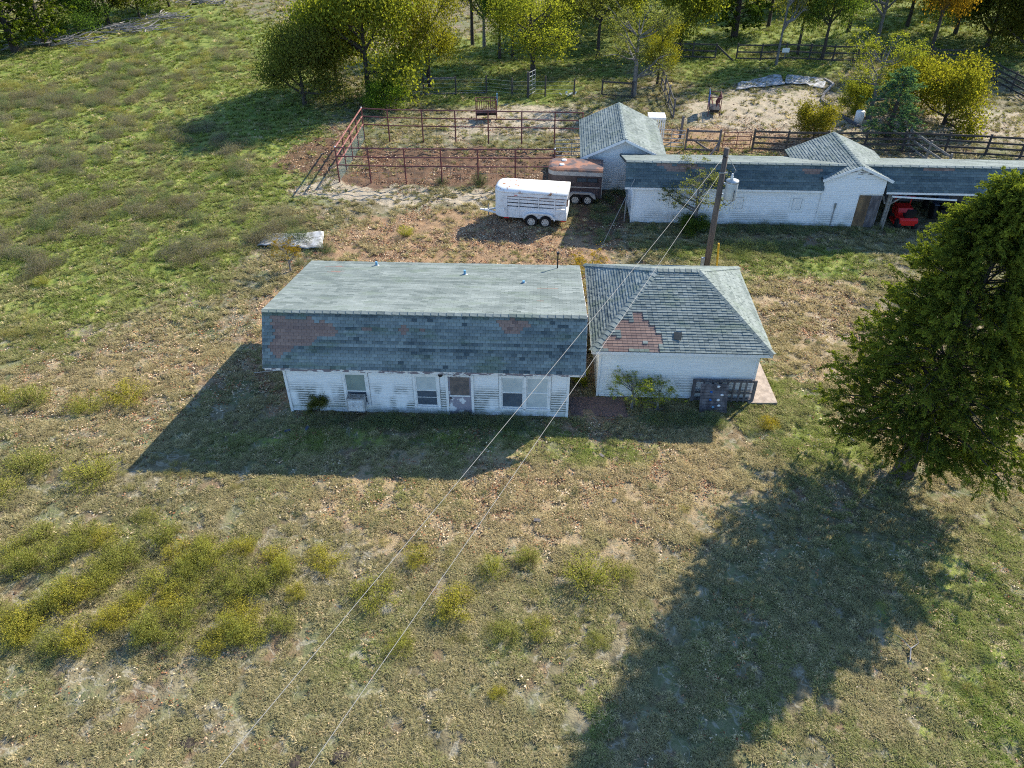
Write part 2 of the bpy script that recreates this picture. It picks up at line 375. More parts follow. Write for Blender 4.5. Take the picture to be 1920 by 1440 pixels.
# ---------------------------------------------------------------- building kit
UNIT = {}
def unit_shingle(mk, tone):
    key = (mk, tone)
    if key not in UNIT:
        b = MB(); b.add([(0,0,0),(1,0,0),(1,1,0),(0,1,0),(0,0,1),(1,0,1),(1,1,.25),(0,1,.25)],
                        [(3,2,1,0),(4,5,6,7),(0,1,5,4),(1,2,6,5),(2,3,7,6),(3,0,4,7)])
        me = b.mesh('shingle', M[mk]); a = me.attributes.new('tone', 'FLOAT', 'FACE'); a.data.foreach_set('value', [tone/7]*len(me.polygons)); UNIT[key] = me
    return UNIT[key]
def lay_shingles(root, P0, U, S, N, length, rise, umin, umax, mk='shingle', single=0, course=.128, tab=.205, patches=(), seed=1, thick=.034, rows_single=None, rowvar=.22):
    """courses of shingle tabs on a roof plane; the nearest are single parts, the rest one joined part"""
    rg = random.Random(seed); P0, U, S, N = map(Vector, (P0, U, S, N)); nr = int(math.ceil(rise/course)); cnt = 0
    V = []; F = []; T = []; VO = []; FO = []; TO = []
    for r in range(nr):
        s0 = r*course; sc_ = min(course*1.12, rise-s0)
        if sc_ < .03: continue
        sm_ = s0+sc_/2; a, b = umin(sm_), umax(sm_); u = a-(tab/2 if r % 2 else 0); rowt = rg.uniform(-rowvar, rowvar)
        while u < b:
            u0, u1 = max(u, a), min(u+tab-.008, b); u += tab
            if u1-u0 < .03: continue
            old = False
            for (cu, cs, ru, rs, ph) in patches:
                du, ds = ((u0+u1)/2-cu)/ru, (sm_-cs)/rs
                an = math.atan2(ds, du)
                if math.hypot(du, ds)+rg.uniform(-.13,.13) < 1+.22*math.sin(3*an+ph)+.12*math.sin(5*an+2*ph): old = True
            m = 'shingle_old' if old else mk
            clump = .5*float(vn((u0+s0*.3)*1., s0, .9, seed+20))
            tn = min(1, max(0, rg.gauss(.22+clump, .15)+rowt))
            if rg.random() < .02: tn = 0.
            th = (thick*.5 if old else thick*rg.uniform(.7, 1.15)); lift = .004 if old else .008+rg.uniform(0, .006)
            o = P0+U*u0+S*s0+N*lift
            if cnt < single and (rows_single is None or r in rows_single):
                mat_ = Matrix(((U.x*(u1-u0), S.x*sc_, N.x*th, o.x), (U.y*(u1-u0), S.y*sc_, N.y*th, o.y), (U.z*(u1-u0), S.z*sc_, N.z*th, o.z), (0,0,0,1)))
                link('shingle', unit_shingle(m, int(round(tn*7))), root, mat_); cnt += 1
            else:
                vv, ff, tt = (VO, FO, TO) if old else (V, F, T)
                k = len(vv); w_ = U*(u1-u0); h_ = S*sc_
                vv += [o, o+w_, o+w_+h_, o+h_, o+N*th, o+w_+N*th, o+w_+h_+N*th*.25, o+h_+N*th*.25]
                ff += [(k+4,k+5,k+6,k+7),(k,k+1,k+5,k+4),(k+1,k+2,k+6,k+5),(k+3,k,k+4,k+7)]; tt += [tn]*4
    if V: stuff(link('shingles', np_mesh('shingles', [tuple(q) for q in V], F, M[mk], T), root))
    if VO: stuff(link('exposed_shingles', np_mesh('exposed_shingles', [tuple(q) for q in VO], FO, M['shingle_old'], TO), root))
def caps(root, p, q, mk='shingle', w=.17, step=.2, seed=2):
    """overlapping cap shingles along a ridge or hip"""
    rg = random.Random(seed); p = Vector(p); q = Vector(q); d = (q-p).normalized(); L = (q-p).length; r = d.cross(Vector((0,0,1))).normalized()
    nrm = r.cross(d).normalized(); k = 0
    while k*step < L:
        a = p+d*(k*step); e = p+d*min(L, k*step+step*1.15); b = MB(); dn = nrm*(-.05)
        vs = [a-r*w+dn+nrm*.055, a+nrm*.06, a+r*w+dn+nrm*.055, e-r*w+dn+nrm*.03, e+nrm*.045, e+r*w+dn+nrm*.03]
        lo = [v-nrm*.03 for v in vs]
        b.add(vs+lo, [(0,1,4,3),(1,2,5,4),(0,6,7,1),(1,7,8,2),(2,8,11,5),(3,9,6,0),(3,4,10,9),(4,5,11,10)])
        me = b.mesh('ridge_cap', M[mk]); at_ = me.attributes.new('tone', 'FLOAT', 'FACE'); at_.data.foreach_set('value', [min(1, max(0, rg.gauss(.6, .15)))]*len(me.polygons))
        link('ridge_cap', me, root); k += 1
BOARD = {}
def board_mesh(mk):
    if mk not in BOARD:
        b = MB(); b.add([(0,0,0),(1,0,0),(1,0,1),(0,0,1),(0,-1,0),(1,-1,0),(1,-.25,1),(0,-.25,1)],
                        [(3,2,1,0),(4,5,6,7),(0,1,5,4),(1,2,6,5),(2,3,7,6),(3,0,4,7)]); BOARD[mk] = b.mesh('siding_board', M[mk])
    return BOARD[mk]
def siding(root, O, U, width, z0, z1, openings=(), mk='siding', pitch=.118, top=None, proud=.03, seed=5):
    """lap siding on a wall from O along U; openings (x0,x1,z0,z1); top(x) limits the height; each board a part"""
    rg = random.Random(seed); U = Vector(U); N = Vector((U.y, -U.x, 0)); O = Vector(O); nb = int(math.ceil((z1-z0)/pitch)); me = board_mesh(mk)
    for i in range(nb):
        za = z0+i*pitch; zb = min(za+pitch*1.03, z1)
        segs = [(0., width)]
        if top:
            a, b = top((za+zb)/2); segs = [(a, b)]
        for (x0, x1, q0, q1) in openings:
            if q0 < zb-.02 and q1 > za+.02:
                ns = []
                for a, b in segs:
                    if x1 <= a or x0 >= b: ns.append((a, b)); continue
                    if x0 > a: ns.append((a, x0))
                    if x1 < b: ns.append((x1, b))
                segs = ns
        for a, b in segs:
            if b-a < .05: continue
            o = O+U*a; L = b-a; pr = proud*rg.uniform(.85, 1.2)
            mt = Matrix(((U.x*L, -N.x*pr, 0, o.x), (U.y*L, -N.y*pr, 0, o.y), (0, 0, zb-za, za+rg.uniform(-.004, .004)), (0,0,0,1)))
            link('siding_board', me, root, mt)
def window(root, x0, x1, z0, z1, y=0, top_mat='blind', low_mat='screen', meet=.5, casing=.1, bars=True):
    """sash window in the wall plane y (outside is -y)"""
    w_ = MB(); w_.box(x0, x1, y-.004, y+.03, z0, z1); g = w_.build('window', M['glass'], root)
    zm = z0+(z1-z0)*meet
    MB().box(x0+.04, x1-.04, y-.012, y-.006, zm+.02, z1-.04).build('blind', M[top_mat], g)
    MB().box(x0+.04, x1-.04, y-.014, y-.006, z0+.05, zm-.02).build('insect_screen', M[low_mat], g)
    f = MB(); f.box(x0, x0+.04, y-.03, y-.001, z0, z1); f.box(x1-.04, x1, y-.03, y-.001, z0, z1); f.box(x0+.04, x1-.04, y-.03, y-.001, z1-.04, z1); f.box(x0+.04, x1-.04, y-.03, y-.001, z0, z0+.05)
    f.box(x0+.04, x1-.04, y-.033, y-.001, zm-.02, zm+.02); f.build('sash', M['trim'], g)
    if bars: MB().box(x0+.04, x1-.04, y-.022, y-.013, z0+(zm-z0)*.55-.012, z0+(zm-z0)*.55+.012).build('rail', M['trim'], g)
    c = MB(); c.box(x0-casing, x0-.002, y-.045, y, z0-.02, z1+casing); c.box(x1+.002, x1+casing, y-.045, y, z0-.02, z1+casing); c.box(x0-.002, x1+.002, y-.045, y, z1+.002, z1+casing)
    c.build('casing', M['trim'], g)
    MB().box(x0-casing-.02, x1+casing+.02, y-.075, y, z0-.07, z0-.021).build('sill', M['trim'], g)
    return g
# ---------------------------------------------------------------- long house with the saltbox roof
YAW = R(-2.2)
house = thing('white_house', 'long low white house with patched blue-grey shingle roof in the middle of the yard', 'house', (-9.08, 24.58, 0), YAW)
HL, HD = 11.35, 7.4
wl = MB(); wl.prism([(0.04,0),(HD,0),(HD,2.72),(.95,4.12),(.04,2.42)], .04, HL-.04, 'yz'); wl.build('wall', M['trim'], house)
ops = [(2.30,3.38,.42,2.12),(5.12,6.22,.38,2.10),(6.45,7.55,0,2.12),(8.55,10.65,.38,2.12)]
siding(house, (0,.04,0), (1,0,0), HL, .06, 2.40, ops, 'siding')
siding(house, (HL-.04,.04,0), (0,1,0), HD-.04, .06, 2.4, (), 'siding', seed=8)
for x in (-.01, HL-.09): MB().box(x, x+.10, -.03, .06, .02, 2.40).build('corner_trim', M['trim'], house)
window(house, 2.42, 3.26, .52, 2.0, .02, 'shade', 'screen', .42)
window(house, 5.24, 6.10, .48, 1.98, .02, 'blind', 'screen', .52)
g1 = window(house, 8.67, 9.54, .48, 2.0, .02, 'blind', 'screen', .5, .095, False); g2 = window(house, 9.66, 10.53, .48, 2.0, .02, 'blind', 'blind', .5, .095, False)
MB().box(9.545, 9.655, -.055, .02, .46, 2.06).build('mullion', M['trim'], house)
d = MB().box(6.55, 7.45, .0, .035, .02, 1.98).build('door', M['door'], house); d['label'] = 'peeling grey-violet door with a storm panel above'
MB().box(6.62, 7.38, -.012, -.001, 1.06, 1.95).build('storm_panel', M['storm'], d)
MB().box(6.58, 7.42, -.02, -.001, .99, 1.05).build('cross_rail', M['trim'], d)
MB().lathe([(.028,0),(.034,.02),(.03,.05)], 10, (6.63,-.052,.92), 'y').build('handle', M['black'], d)
for x0, x1 in ((6.44,6.545),(7.455,7.56)): MB().box(x0, x1, -.045, .03, .02, 2.08).build('door_casing', M['trim'], house)
MB().box(6.545, 7.455, -.045, .03, 1.985, 2.08).build('door_casing', M['peel'], house)
MB().lathe([(.03,-.02),(.085,0),(.10,.06),(.08,.12),(.03,.14)], 12, (6.28,-.16,2.13), 'y').build('porch_lamp', M['black'], house)
# fascia in weathered lengths under the eave
xs = [-.62, 1.2, 2.0, 3.1, 5.0, 6.4, 8.2, 10.0, HL+.55]
for i in range(len(xs)-1):
    dz = random.uniform(-.02, .015); MB().box(xs[i]+.01, xs[i+1]-.01, -.235, -.19, 2.25+dz, 2.36).build('fascia', M['peel'], house)
MB().box(-.6, HL+.5, -.19, .04, 2.36, 2.39).build('soffit', M['peel'], house)
# roof: steep front slope, shallow long rear slope
EX0, EX1, EY, EZ, RY, RZ, BY, BZ = -.66, HL+.58, -.24, 2.37, .92, 4.30, 7.72, 2.80
rf = MB(); rf.prism([(EY,EZ),(RY,RZ),(BY,BZ),(BY,BZ-.10),(RY,RZ-.16),(EY+.08,EZ-.02)], EX0, EX1, 'yz'); roof = rf.build('roof', M['deck'], house)
sl = Vector((0, RY-EY, RZ-EZ)); rise = sl.length; S = sl.normalized(); N = Vector((1,0,0)).cross(S)
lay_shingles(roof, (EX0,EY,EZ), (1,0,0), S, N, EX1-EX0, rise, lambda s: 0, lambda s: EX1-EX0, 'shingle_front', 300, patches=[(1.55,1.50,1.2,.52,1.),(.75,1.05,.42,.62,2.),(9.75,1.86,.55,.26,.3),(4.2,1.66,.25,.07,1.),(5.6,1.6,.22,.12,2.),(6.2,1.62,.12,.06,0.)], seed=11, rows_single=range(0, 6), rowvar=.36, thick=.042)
# lichen bands in front; the rear slope's paler mix has sunlight painted in
sl2 = Vector((0, RY-BY, RZ-BZ)); r2 = sl2.length; S2 = sl2.normalized(); N2 = Vector((-1,0,0)).cross(S2)
lay_shingles(roof, (EX1,BY,BZ), (-1,0,0), S2, N2, EX1-EX0, r2, lambda s: 0, lambda s: EX1-EX0, 'shingle_sunlit', 0, patches=[(11.2,.9,.5,.12,1.),(11.1,1.7,.6,.08,0.),(1.35,3.6,.45,.1,1.),(1.9,5.3,.2,.05,2.)], seed=12, course=.14, tab=.30, thick=.028)
caps(roof, (EX0,RY,RZ), (EX1,RY,RZ), 'shingle_sunlit', .13, .3)
for (x, yy, h) in ((2.55,7.15,.22),(6.75,6.0,.24),(9.4,4.9,.14)):
    zz = RZ-(yy-RY)*(RZ-BZ)/(BY-RY); v = MB().lathe([(.055,-.05),(.055,h)], 10, (x,yy,zz)); v.build('vent_pipe', M['pale_blue'], house, False)
    MB().lathe([(.14,0),(.09,.05)], 10, (x,yy,zz+.01)).build('flashing', M['galv'], house)
zz = RZ-(7.25-RY)*(RZ-BZ)/(BY-RY); MB().tube([(10.9,7.25,zz-.1),(10.9,7.25,zz+.75)], .03, 8).tube([(10.9,7.25,zz+.75),(10.9,7.25,zz+.85)], .07, 8).build('stack_pipe', M['black'], house)
MB().tube([(-1.05,-.25,2.12),(-.5,-.24,2.2),(.3,-.24,2.3),(1.2,-.24,2.33)], .014, 5).build('loose_cable', M['cable'], house)
for yy, zt in ((HD, 2.7),): pass
# bargeboards at both gable ends
for x0, x1 in ((EX0-.025, EX0-.002), (EX1+.002, EX1+.025)):
    MB().prism([(EY,EZ-.02),(RY,RZ-.02),(BY,BZ-.02),(BY,BZ-.17),(RY,RZ-.2),(EY+.1,EZ-.14)], x0, x1, 'yz').build('bargeboard', M['peel'], house)
# window air conditioner
ac = thing('air_conditioner', 'boxy white window air conditioner with leaf litter on top below the left house window', 'air conditioner', house.matrix_basis @ Vector((2.86,0,0)), YAW)
MB().box(-.38,.32,-.44,-.06,.46,1.04).build('casing', M['ac'], ac); MB().box(-.36,.30,-.42,-.08,1.042,1.06).build('top_cover', M['leafdirt'], ac)
gl = MB()
for i in range(9): gl.box(-.32,.26,-.46,-.442,.50+i*.055,.522+i*.055)
gl.build('louvre', M['trim'], ac)
for x in (-.36,.28): MB().bar((x,-.4,.45),(x,-.03,.1),.03,.03).build('bracket', M['wood_grey'], ac)
# ---------------------------------------------------------------- garage with the hip roof
GO = (3.56, 25.62); GL_, GD = 6.45, 6.6
gar = thing('white_garage', 'small white garage with a green-grey hip roof beside the long house', 'garage', (*GO, 0), YAW)
MB().box(.03, GL_-.03, .03, GD, 0, 2.44).build('wall', M['trim'], gar)
siding(gar, (0,.03,0), (1,0,0), GL_, .05, 2.44, (), 'siding_clean', .135)
siding(gar, (.03,GD,0), (0,-1,0), GD-.03, .05, 2.44, (), 'siding_clean', .135); siding(gar, (GL_-.03,.03,0), (0,1,0), GD-.03, .05, 2.44, (), 'siding_clean', .135)
for x in (-.012, GL_-.08): MB().box(x, x+.092, -.03, .05, .02, 2.43).build('corner_trim', M['trim'], gar)
MB().box(.1, 4.2, -.045, -.02, .02, .10).build('sill_board', M['trim'], gar)
ex0, ex1, ey0, ey1, ez = -.34, GL_+.44, -.22, GD+.45, 2.44
ry, rz, rx0, rx1 = (ey0+ey1)/2+.1, 4.15, 2.50, 4.28
E_ = [(ex0,ey0,ez),(ex1,ey0,ez),(ex1,ey1,ez),(ex0,ey1,ez)]; Rg = [(rx0,ry,rz),(rx1,ry,rz)]
hb = MB(); hb.add(E_+Rg+[(a,b,c-.09) for a,b,c in E_], [(0,1,5,4),(1,2,5),(2,3,4,5),(3,0,4),(9,8,7,6),(0,6,7,1),(1,7,8,2),(2,8,9,3),(3,9,6,0)])
groof = hb.build('roof', M['deck'], gar)
def hip_face(root, A, B, r0, r1, mk, single, seed, patches=(), rows=None, **kw):
    A, B, r0, r1 = map(Vector, (A, B, r0, r1)); U = (B-A).normalized(); Lh = (B-A).length; q = r0-A; S = q-U*q.dot(U); rise = S.length; S.normalize(); N = U.cross(S)
    u0 = q.dot(U); u1 = (r1-A).dot(U)
    lay_shingles(root, A, U, S, N, Lh, rise, lambda s: u0*s/rise, lambda s: Lh+(u1-Lh)*s/rise, mk, single, patches=patches, seed=seed, rows_single=rows, **kw)
hip_face(groof, E_[0], E_[1], Rg[0], Rg[1], 'shingle', 300, 21, [(1.65,.95,.62,.62,.6),(1.2,.35,.95,.36,1.5),(2.1,.95,.5,.72,2.2),(2.5,.5,.3,.5,.4),(5.9,1.15,.09,.09,0.)], range(0, 14))
hip_face(groof, E_[1], E_[2], Rg[1], Rg[1], 'shingle_sunlit', 0, 22); hip_face(groof, E_[2], E_[3], Rg[1], Rg[0], 'shingle_sunlit', 0, 23); hip_face(groof, E_[3], E_[0], Rg[0], Rg[0], 'shingle', 0, 24)
for a, b, mk in ((E_[0],Rg[0],'shingle'),(E_[1],Rg[1],'shingle_sunlit'),(E_[2],Rg[1],'shingle_sunlit'),(E_[3],Rg[0],'shingle'),(Rg[0],Rg[1],'shingle_sunlit')): caps(groof, a, b, mk, .16, .24, 5)
for a, b in ((0,1),(1,2),(2,3),(3,0)):
    pa, pb = Vector(E_[a]), Vector(E_[b]); pa.z -= .08; pb.z -= .08; d_ = (pb-pa).normalized()*.02; MB().bar(pa+d_, pb-d_, .024, .14).build('fascia', M['trim'], gar)
MB().add([(2.95,.32,2.735),(3.25,.25,2.72),(3.30,.55,2.90),(3.0,.62,2.88),(2.95,.32,2.755),(3.25,.25,2.74),(3.30,.55,2.92),(3.0,.62,2.90)], [(3,2,1,0),(4,5,6,7),(0,1,5,4),(1,2,6,5),(2,3,7,6),(3,0,4,7)]).build('loose_shingle', M['deck'], groof)
structure(MB().box(9.85, 11.05, 25.02, 27.9, -.05, .10).build('concrete_slab', M['concrete']))
o = structure(MB().add([(2.30,25.5,.05),(2.45,24.25,.05),(4.72,24.18,.05),(4.7,25.45,.05),(2.30,25.5,-.06),(2.45,24.25,-.06),(4.72,24.18,-.06),(4.7,25.45,-.06)], [(0,1,2,3),(7,6,5,4),(0,4,5,1),(1,5,6,2),(2,6,7,3),(3,7,4,0)]).build('walkway', M['walk']))
# fence panel leaning on the garage and the climbing board before it
fp = thing('slat_fence', 'dark slatted wooden fence panel standing against the white garage wall', 'fence panel', (7.45, 25.28, 0), YAW)
for z in (.06, .42, 1.02): MB().box(0, 2.62, -.02, .025, z, z+.10).build('rail', M['wood_grey'], fp)
for i, x in enumerate((.0,.42,.78,1.06,1.40,1.66,1.92,2.16,2.48)):
    wd = .14 if i in (0, 8, 3) else .085; MB().box(x, x+wd, -.048, -.022, .03, 1.13).build('slat', M['wood_grey'], fp)
cb = thing('climbing_board', 'dark plank climbing board with white and blue holds leaning on the fence panel', 'climbing board', (7.70, 24.55, 0), YAW-R(1)); 
lean = Vector((0, .50, 1.02)).normalized(); nl = Vector((0, -lean.z, lean.y))
for i in range(10):
    a = Vector((.0,0,.03))+lean*(i*.122); b = MB(); x1 = 1.12+random.uniform(-.015,.015)
    b.bar(a+Vector((0,0,0)), a+Vector((x1,0,0)), .028, .112, tuple(lean)); b.build('plank', M['wood_grey'], cb)
for x in (.12,.98): MB().bar(Vector((x,.0,.0))-nl*.03, Vector((x,.0,0))+lean*1.2-nl*.03, .06, .04, tuple(nl)).build('batten', M['wood_grey'], cb)
for (x, t, mk) in ((.72,1.06,'white_pl'),(.88,.72,'white_pl'),(.74,.50,'white_pl'),(.78,.27,'white_pl'),(.44,.82,'blue'),(.42,.50,'blue'),(.55,.20,'pale_blue')):
    q = Vector((x,0,.03))+lean*t+nl*.015; b = MB(); rr = .065
    for k, (r_, h_) in enumerate(((1.,0),(.95,.03),(.6,.055))):
        for j in range(9):
            an = 2*math.pi*j/9; wob = 1+.18*math.sin(2*an+x*9); b.v.append(tuple(q+Vector((1,0,0))*math.cos(an)*rr*r_*wob+lean*math.sin(an)*rr*r_*.8+nl*h_))
    for k in range(2):
        for j in range(9): b.f.append((k*9+j, k*9+(j+1)%9, (k+1)*9+(j+1)%9, (k+1)*9+j))
    b.f.append(tuple(18+j for j in range(9))); b.f.append(tuple(reversed(range(9)))); b.build('climbing_hold', M[mk], cb, True)
# ---------------------------------------------------------------- gable shed
shed = thing('gable_shed', 'white shed with a grey-green gable roof behind the brown horse trailer', 'shed', (4.85, 47.35, 0), R(-3.2))
SW, SD = 4.35, 6.4
MB().prism([(.03,0),(SW-.03,0),(SW-.03,2.35),(SW/2,3.32),(.03,2.35)], .03, SD, 'xz').build('wall', M['trim'], shed)
siding(shed, (0,.03,0), (1,0,0), SW, .05, 3.30, (), 'siding_clean', .15, top=lambda z: (0, SW) if z < 2.35 else ((z-2.35)/.97*SW/2, SW-(z-2.35)/.97*SW/2))
siding(shed, (.03,SD,0), (0,-1,0), SD, .05, 2.35, (), 'siding_clean', .15)
sx0, sx1, sy0, sy1, sez, srz = -.52, SW+.52, -.45, SD+.4, 2.25, 3.50
MB().prism([(sx0,sez),(SW/2,srz),(sx1,sez),(sx1,sez-.09),(SW/2,srz-.10),(sx0,sez-.09)], sy0, sy1, 'xz').build('roof', M['deck'], shed)
for sgn, A0, U in ((1,(sx0,sy1,sez),(0,-1,0)),(-1,(sx1,sy0,sez),(0,1,0))):
    sv = Vector((SW/2-A0[0], 0, srz-sez)); Sx = sv.normalized(); lay_shingles(shed, A0, U, Sx, Vector(U).cross(Sx), sy1-sy0, sv.length, lambda s: 0, lambda s: sy1-sy0, 'shingle_sunlit' if sgn < 0 else 'shingle', 0, seed=31+sgn, course=.16, tab=.28)
caps(shed, (SW/2,sy0,srz), (SW/2,sy1,srz), 'shingle', .14, .3, 8)
for a, b in (((sx0,sez-.06),(SW/2,srz-.06)),((SW/2,srz-.06),(sx1,sez-.06))): MB().bar((a[0],sy0-.015,a[1]),(b[0],sy0-.015,b[1]),.025,.15,(0,0,1)).build('bargeboard', M['trim'], shed)
# ---------------------------------------------------------------- long barn with cross gable and open bay
BYAW = R(-2.7)
barn = thing('long_barn', 'long white barn with dark shingle roof and an open bay on its right', 'barn', (7.05, 42.45, 0), BYAW)
BL, BLO = 15.0, 28.5                                  # closed length, overall length
MB().prism([(.04,0),(4.3,0),(4.3,2.3),(.55,3.42),(.04,2.3)], .04, 10.85, 'yz').build('wall', M['trim'], barn)
MB().prism([(.04,0),(4.3,0),(4.3,2.3),(2.0,2.6),(.04,2.6)], 10.852, 14.3, 'yz').build('wall', M['trim'], barn)
MB().prism([(3.9,0),(4.3,0),(4.3,2.3),(3.9,2.42)], 14.302, BLO, 'yz').build('back_wall', M['wood_grey'], barn)
bops = [(2.0,2.86,.86,1.86),(5.75,6.6,.86,1.86),(9.15,9.95,.9,1.86),(12.95,14.3,0,2.0)]
siding(barn, (0,.04,0), (1,0,0), 10.80, .05, 2.30, bops, 'siding_barn', .128); siding(barn, (10.90,.0,0), (1,0,0), 3.40, .05, 2.95, [(a-10.90,b-10.90,c,d_) for a,b,c,d_ in bops], 'siding_barn', .128)
siding(barn, (.04,4.3,0), (0,-1,0), 4.26, .05, 2.3, (), 'siding_barn', .128)
MB().box(10.80, 10.895, -.05, .05, .02, 2.95).build('corner_trim', M['trim'], barn); MB().box(-.01, .08, -.03, .05, .02, 2.29).build('corner_trim', M['trim'], barn)
for (a, b, c, d_) in bops[:3]:                         # boarded-up window openings: casing with a flat white panel
    f = MB(); f.box(a, a+.14, -.005, .03, c, d_); f.box(b-.14, b, -.005, .03, c, d_); f.box(a+.142, b-.142, -.005, .03, d_-.14, d_); f.box(a+.142, b-.142, -.005, .03, c, c+.14)
    f.build('window_casing', M['siding_clean'], barn); MB().box(a+.16, b-.16, .0, .035, c+.16, d_-.16).build('window_panel', M['trim'], barn)
MB().box(12.98, 13.68, .02, .05, .02, 1.98).build('door', M['ply'], barn); MB().box(13.69, 14.28, .01, .06, .0, 1.98).build('plank_wall', M['wood_grey'], barn)
MB().box(12.94, 12.975, -.03, .05, .02, 2.03).build('door_casing', M['trim'], barn)
# main roof
bx0, bey, bez, bry, brz, bby, bbz = -.5, -.14, 2.28, .45, 3.60, 4.7, 2.42
for xa, xb in ((bx0, 10.86), (14.36, BLO+.4)): MB().prism([(bey,bez),(bry,brz),(bby,bbz),(bby,bbz-.1),(bry,brz-.15),(bey+.06,bez-.02)], xa, xb, 'yz').build('roof', M['deck'], barn)
MB().prism([(bry,brz),(bby,bbz),(bby,bbz-.1),(bry,brz-.15)], 10.862, 14.358, 'yz').build('roof', M['deck'], barn)
cgx, cgz, tan_ = 12.6, 3.78, math.tan(R(23))
def vx(z): return (cgz-min(z, cgz))/tan_               # half width of the cross gable at height z
zv = 3.03; yv = bey+(zv-bez)/(brz-bez)*(bry-bey)
for sg_, xe in ((-1, 10.861), (1, 14.359)):
    xi = cgx+sg_*vx(brz); tri = [(xe,yv,zv),(xi,bry,brz),(xe,bry,brz)]; MB().add(tri+[(a,b+.04,c-.1) for a,b,c in tri], [(0,1,2),(5,4,3),(0,3,4,1),(1,4,5,2),(2,5,3,0)]).build('roof', M['deck'], barn)
sv = Vector((0,bry-bey,brz-bez)); Sx = sv.normalized(); Nn = Vector((1,0,0)).cross(Sx)
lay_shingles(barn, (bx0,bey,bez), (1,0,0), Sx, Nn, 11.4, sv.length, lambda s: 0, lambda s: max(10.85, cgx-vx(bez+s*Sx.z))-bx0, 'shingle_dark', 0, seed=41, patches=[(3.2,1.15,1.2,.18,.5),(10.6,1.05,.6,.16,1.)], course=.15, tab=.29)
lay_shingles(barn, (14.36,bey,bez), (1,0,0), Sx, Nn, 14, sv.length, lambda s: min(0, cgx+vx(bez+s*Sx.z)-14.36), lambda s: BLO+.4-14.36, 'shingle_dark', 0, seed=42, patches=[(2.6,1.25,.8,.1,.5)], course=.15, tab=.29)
sv2 = Vector((0,bry-bby,brz-bbz)); S2 = sv2.normalized(); lay_shingles(barn, (BLO+.4,bby,bbz), (-1,0,0), S2, Vector((-1,0,0)).cross(S2), 28, sv2.length, lambda s: 0, lambda s: BLO+.9, 'shingle_sunlit', 0, seed=43, course=.17, tab=.34)
caps(barn, (bx0,bry,brz), (BLO+.4,bry,brz), 'shingle_sunlit', .12, .5, 9)
for x0, x1 in ((bx0, 10.78), (14.4, BLO+.4)): MB().box(x0, x1, bey-.03, bey-.004, bez-.13, bez-.01).build('fascia', M['trim'], barn)
# cross gable
cgx, cgz, tan_ = 12.6, 3.78, math.tan(R(23)); f_hw, r_hw = 1.85, 2.5
MB().prism([(10.92,2.2),(14.28,2.2),(14.28,3.02),(cgx,3.70),(10.92,3.02)], .005, .6, 'xz').build('gable_wall', M['trim'], barn)
siding(barn, (10.90,0,0), (1,0,0), 3.4, 2.97, 3.68, (), 'siding_barn', .128, top=lambda z: (max(0,(z-3.02)/.70*1.7), 3.4-max(0,(z-3.02)/.70*1.7)), seed=9)
MB().prism([(cgx-r_hw,0),(cgx+r_hw,0),(cgx+r_hw,cgz-r_hw*tan_-.1),(cgx,cgz-.1),(cgx-r_hw,cgz-r_hw*tan_-.1)], 4.31, 5.1, 'xz').build('wing_wall', M['trim'], barn)
for sgn in (-1, 1):
    A0 = Vector((cgx+sgn*(r_hw+.25), 0, cgz-(r_hw+.25)*tan_)); sv = Vector((cgx,0,cgz))-A0; rise = sv.length; Sx = sv.normalized()
    sf = rise*(1-(f_hw+.12)/(r_hw+.25))                # front part is narrower than the rear part
    if sgn < 0: P0 = (A0.x,5.4,A0.z); U = Vector((0,-1,0)); lo = lambda s: 0; hi = lambda s, sf=sf: 5.4+.22 if s > sf else 2.2+ (s/sf)*1.6
    else: P0 = (A0.x,-.22,A0.z); U = Vector((0,1,0)); hi = lambda s: 5.62; lo = lambda s, sf=sf: 0 if s > sf else 5.62-2.2-(s/sf)*1.6
    lay_shingles(barn, P0, U, Sx, U.cross(Sx), 5.6, rise, lo, hi, 'shingle_sunlit' if sgn > 0 else 'shingle', 0, seed=50+sgn, course=.15, tab=.29)
    hx = cgx+sgn*(f_hw+.12); hz = cgz-(f_hw+.12)*tan_; kx = cgx+sgn*(r_hw+.25); kz = A0.z
    MB().add([(cgx,-.22,cgz),(hx,-.22,hz),(hx,1.2,hz),(kx,3.2,kz),(kx,5.4,kz),(cgx,5.4,cgz)]+[(a,b,c-.09) for a,b,c in [(cgx,-.22,cgz),(hx,-.22,hz),(hx,1.2,hz),(kx,3.2,kz),(kx,5.4,kz),(cgx,5.4,cgz)]],
             [(0,1,2,3,4,5),(11,10,9,8,7,6)]+[(i,i+6,(i+1)%6+6,(i+1)%6) for i in range(6)]).build('gable_roof', M['deck'], barn)
    MB().bar((cgx,-.235,cgz-.05),(hx,-.235,hz-.05),.025,.15).build('bargeboard', M['trim'], barn)
caps(barn, (cgx,-.22,cgz), (cgx,5.4,cgz), 'shingle', .13, .3, 10)
fl = MB(); 
for i in range(16):
    x = cgx+random.uniform(-.85,.85); z = 3.22+random.uniform(0,.26)*(1-abs(x-cgx)/1.1); fl.box(x, x+random.uniform(.08,.3), -.033-.001*i, -.020, z, z+.035)
fl.build('peeled_patch', M['wood_grey'], barn)
MB().box(cgx-.02, cgx+.14, -.12, -.02, 3.0, 3.06).build('gable_lamp', M['white_pl'], barn)
MB().tube([(11.75,-.05,.0),(11.75,-.05,1.2)], .03, 6).tube([(11.75,-.06,1.2),(11.75,-.06,1.5)], .06, 8).build('conduit', M['galv'], barn)
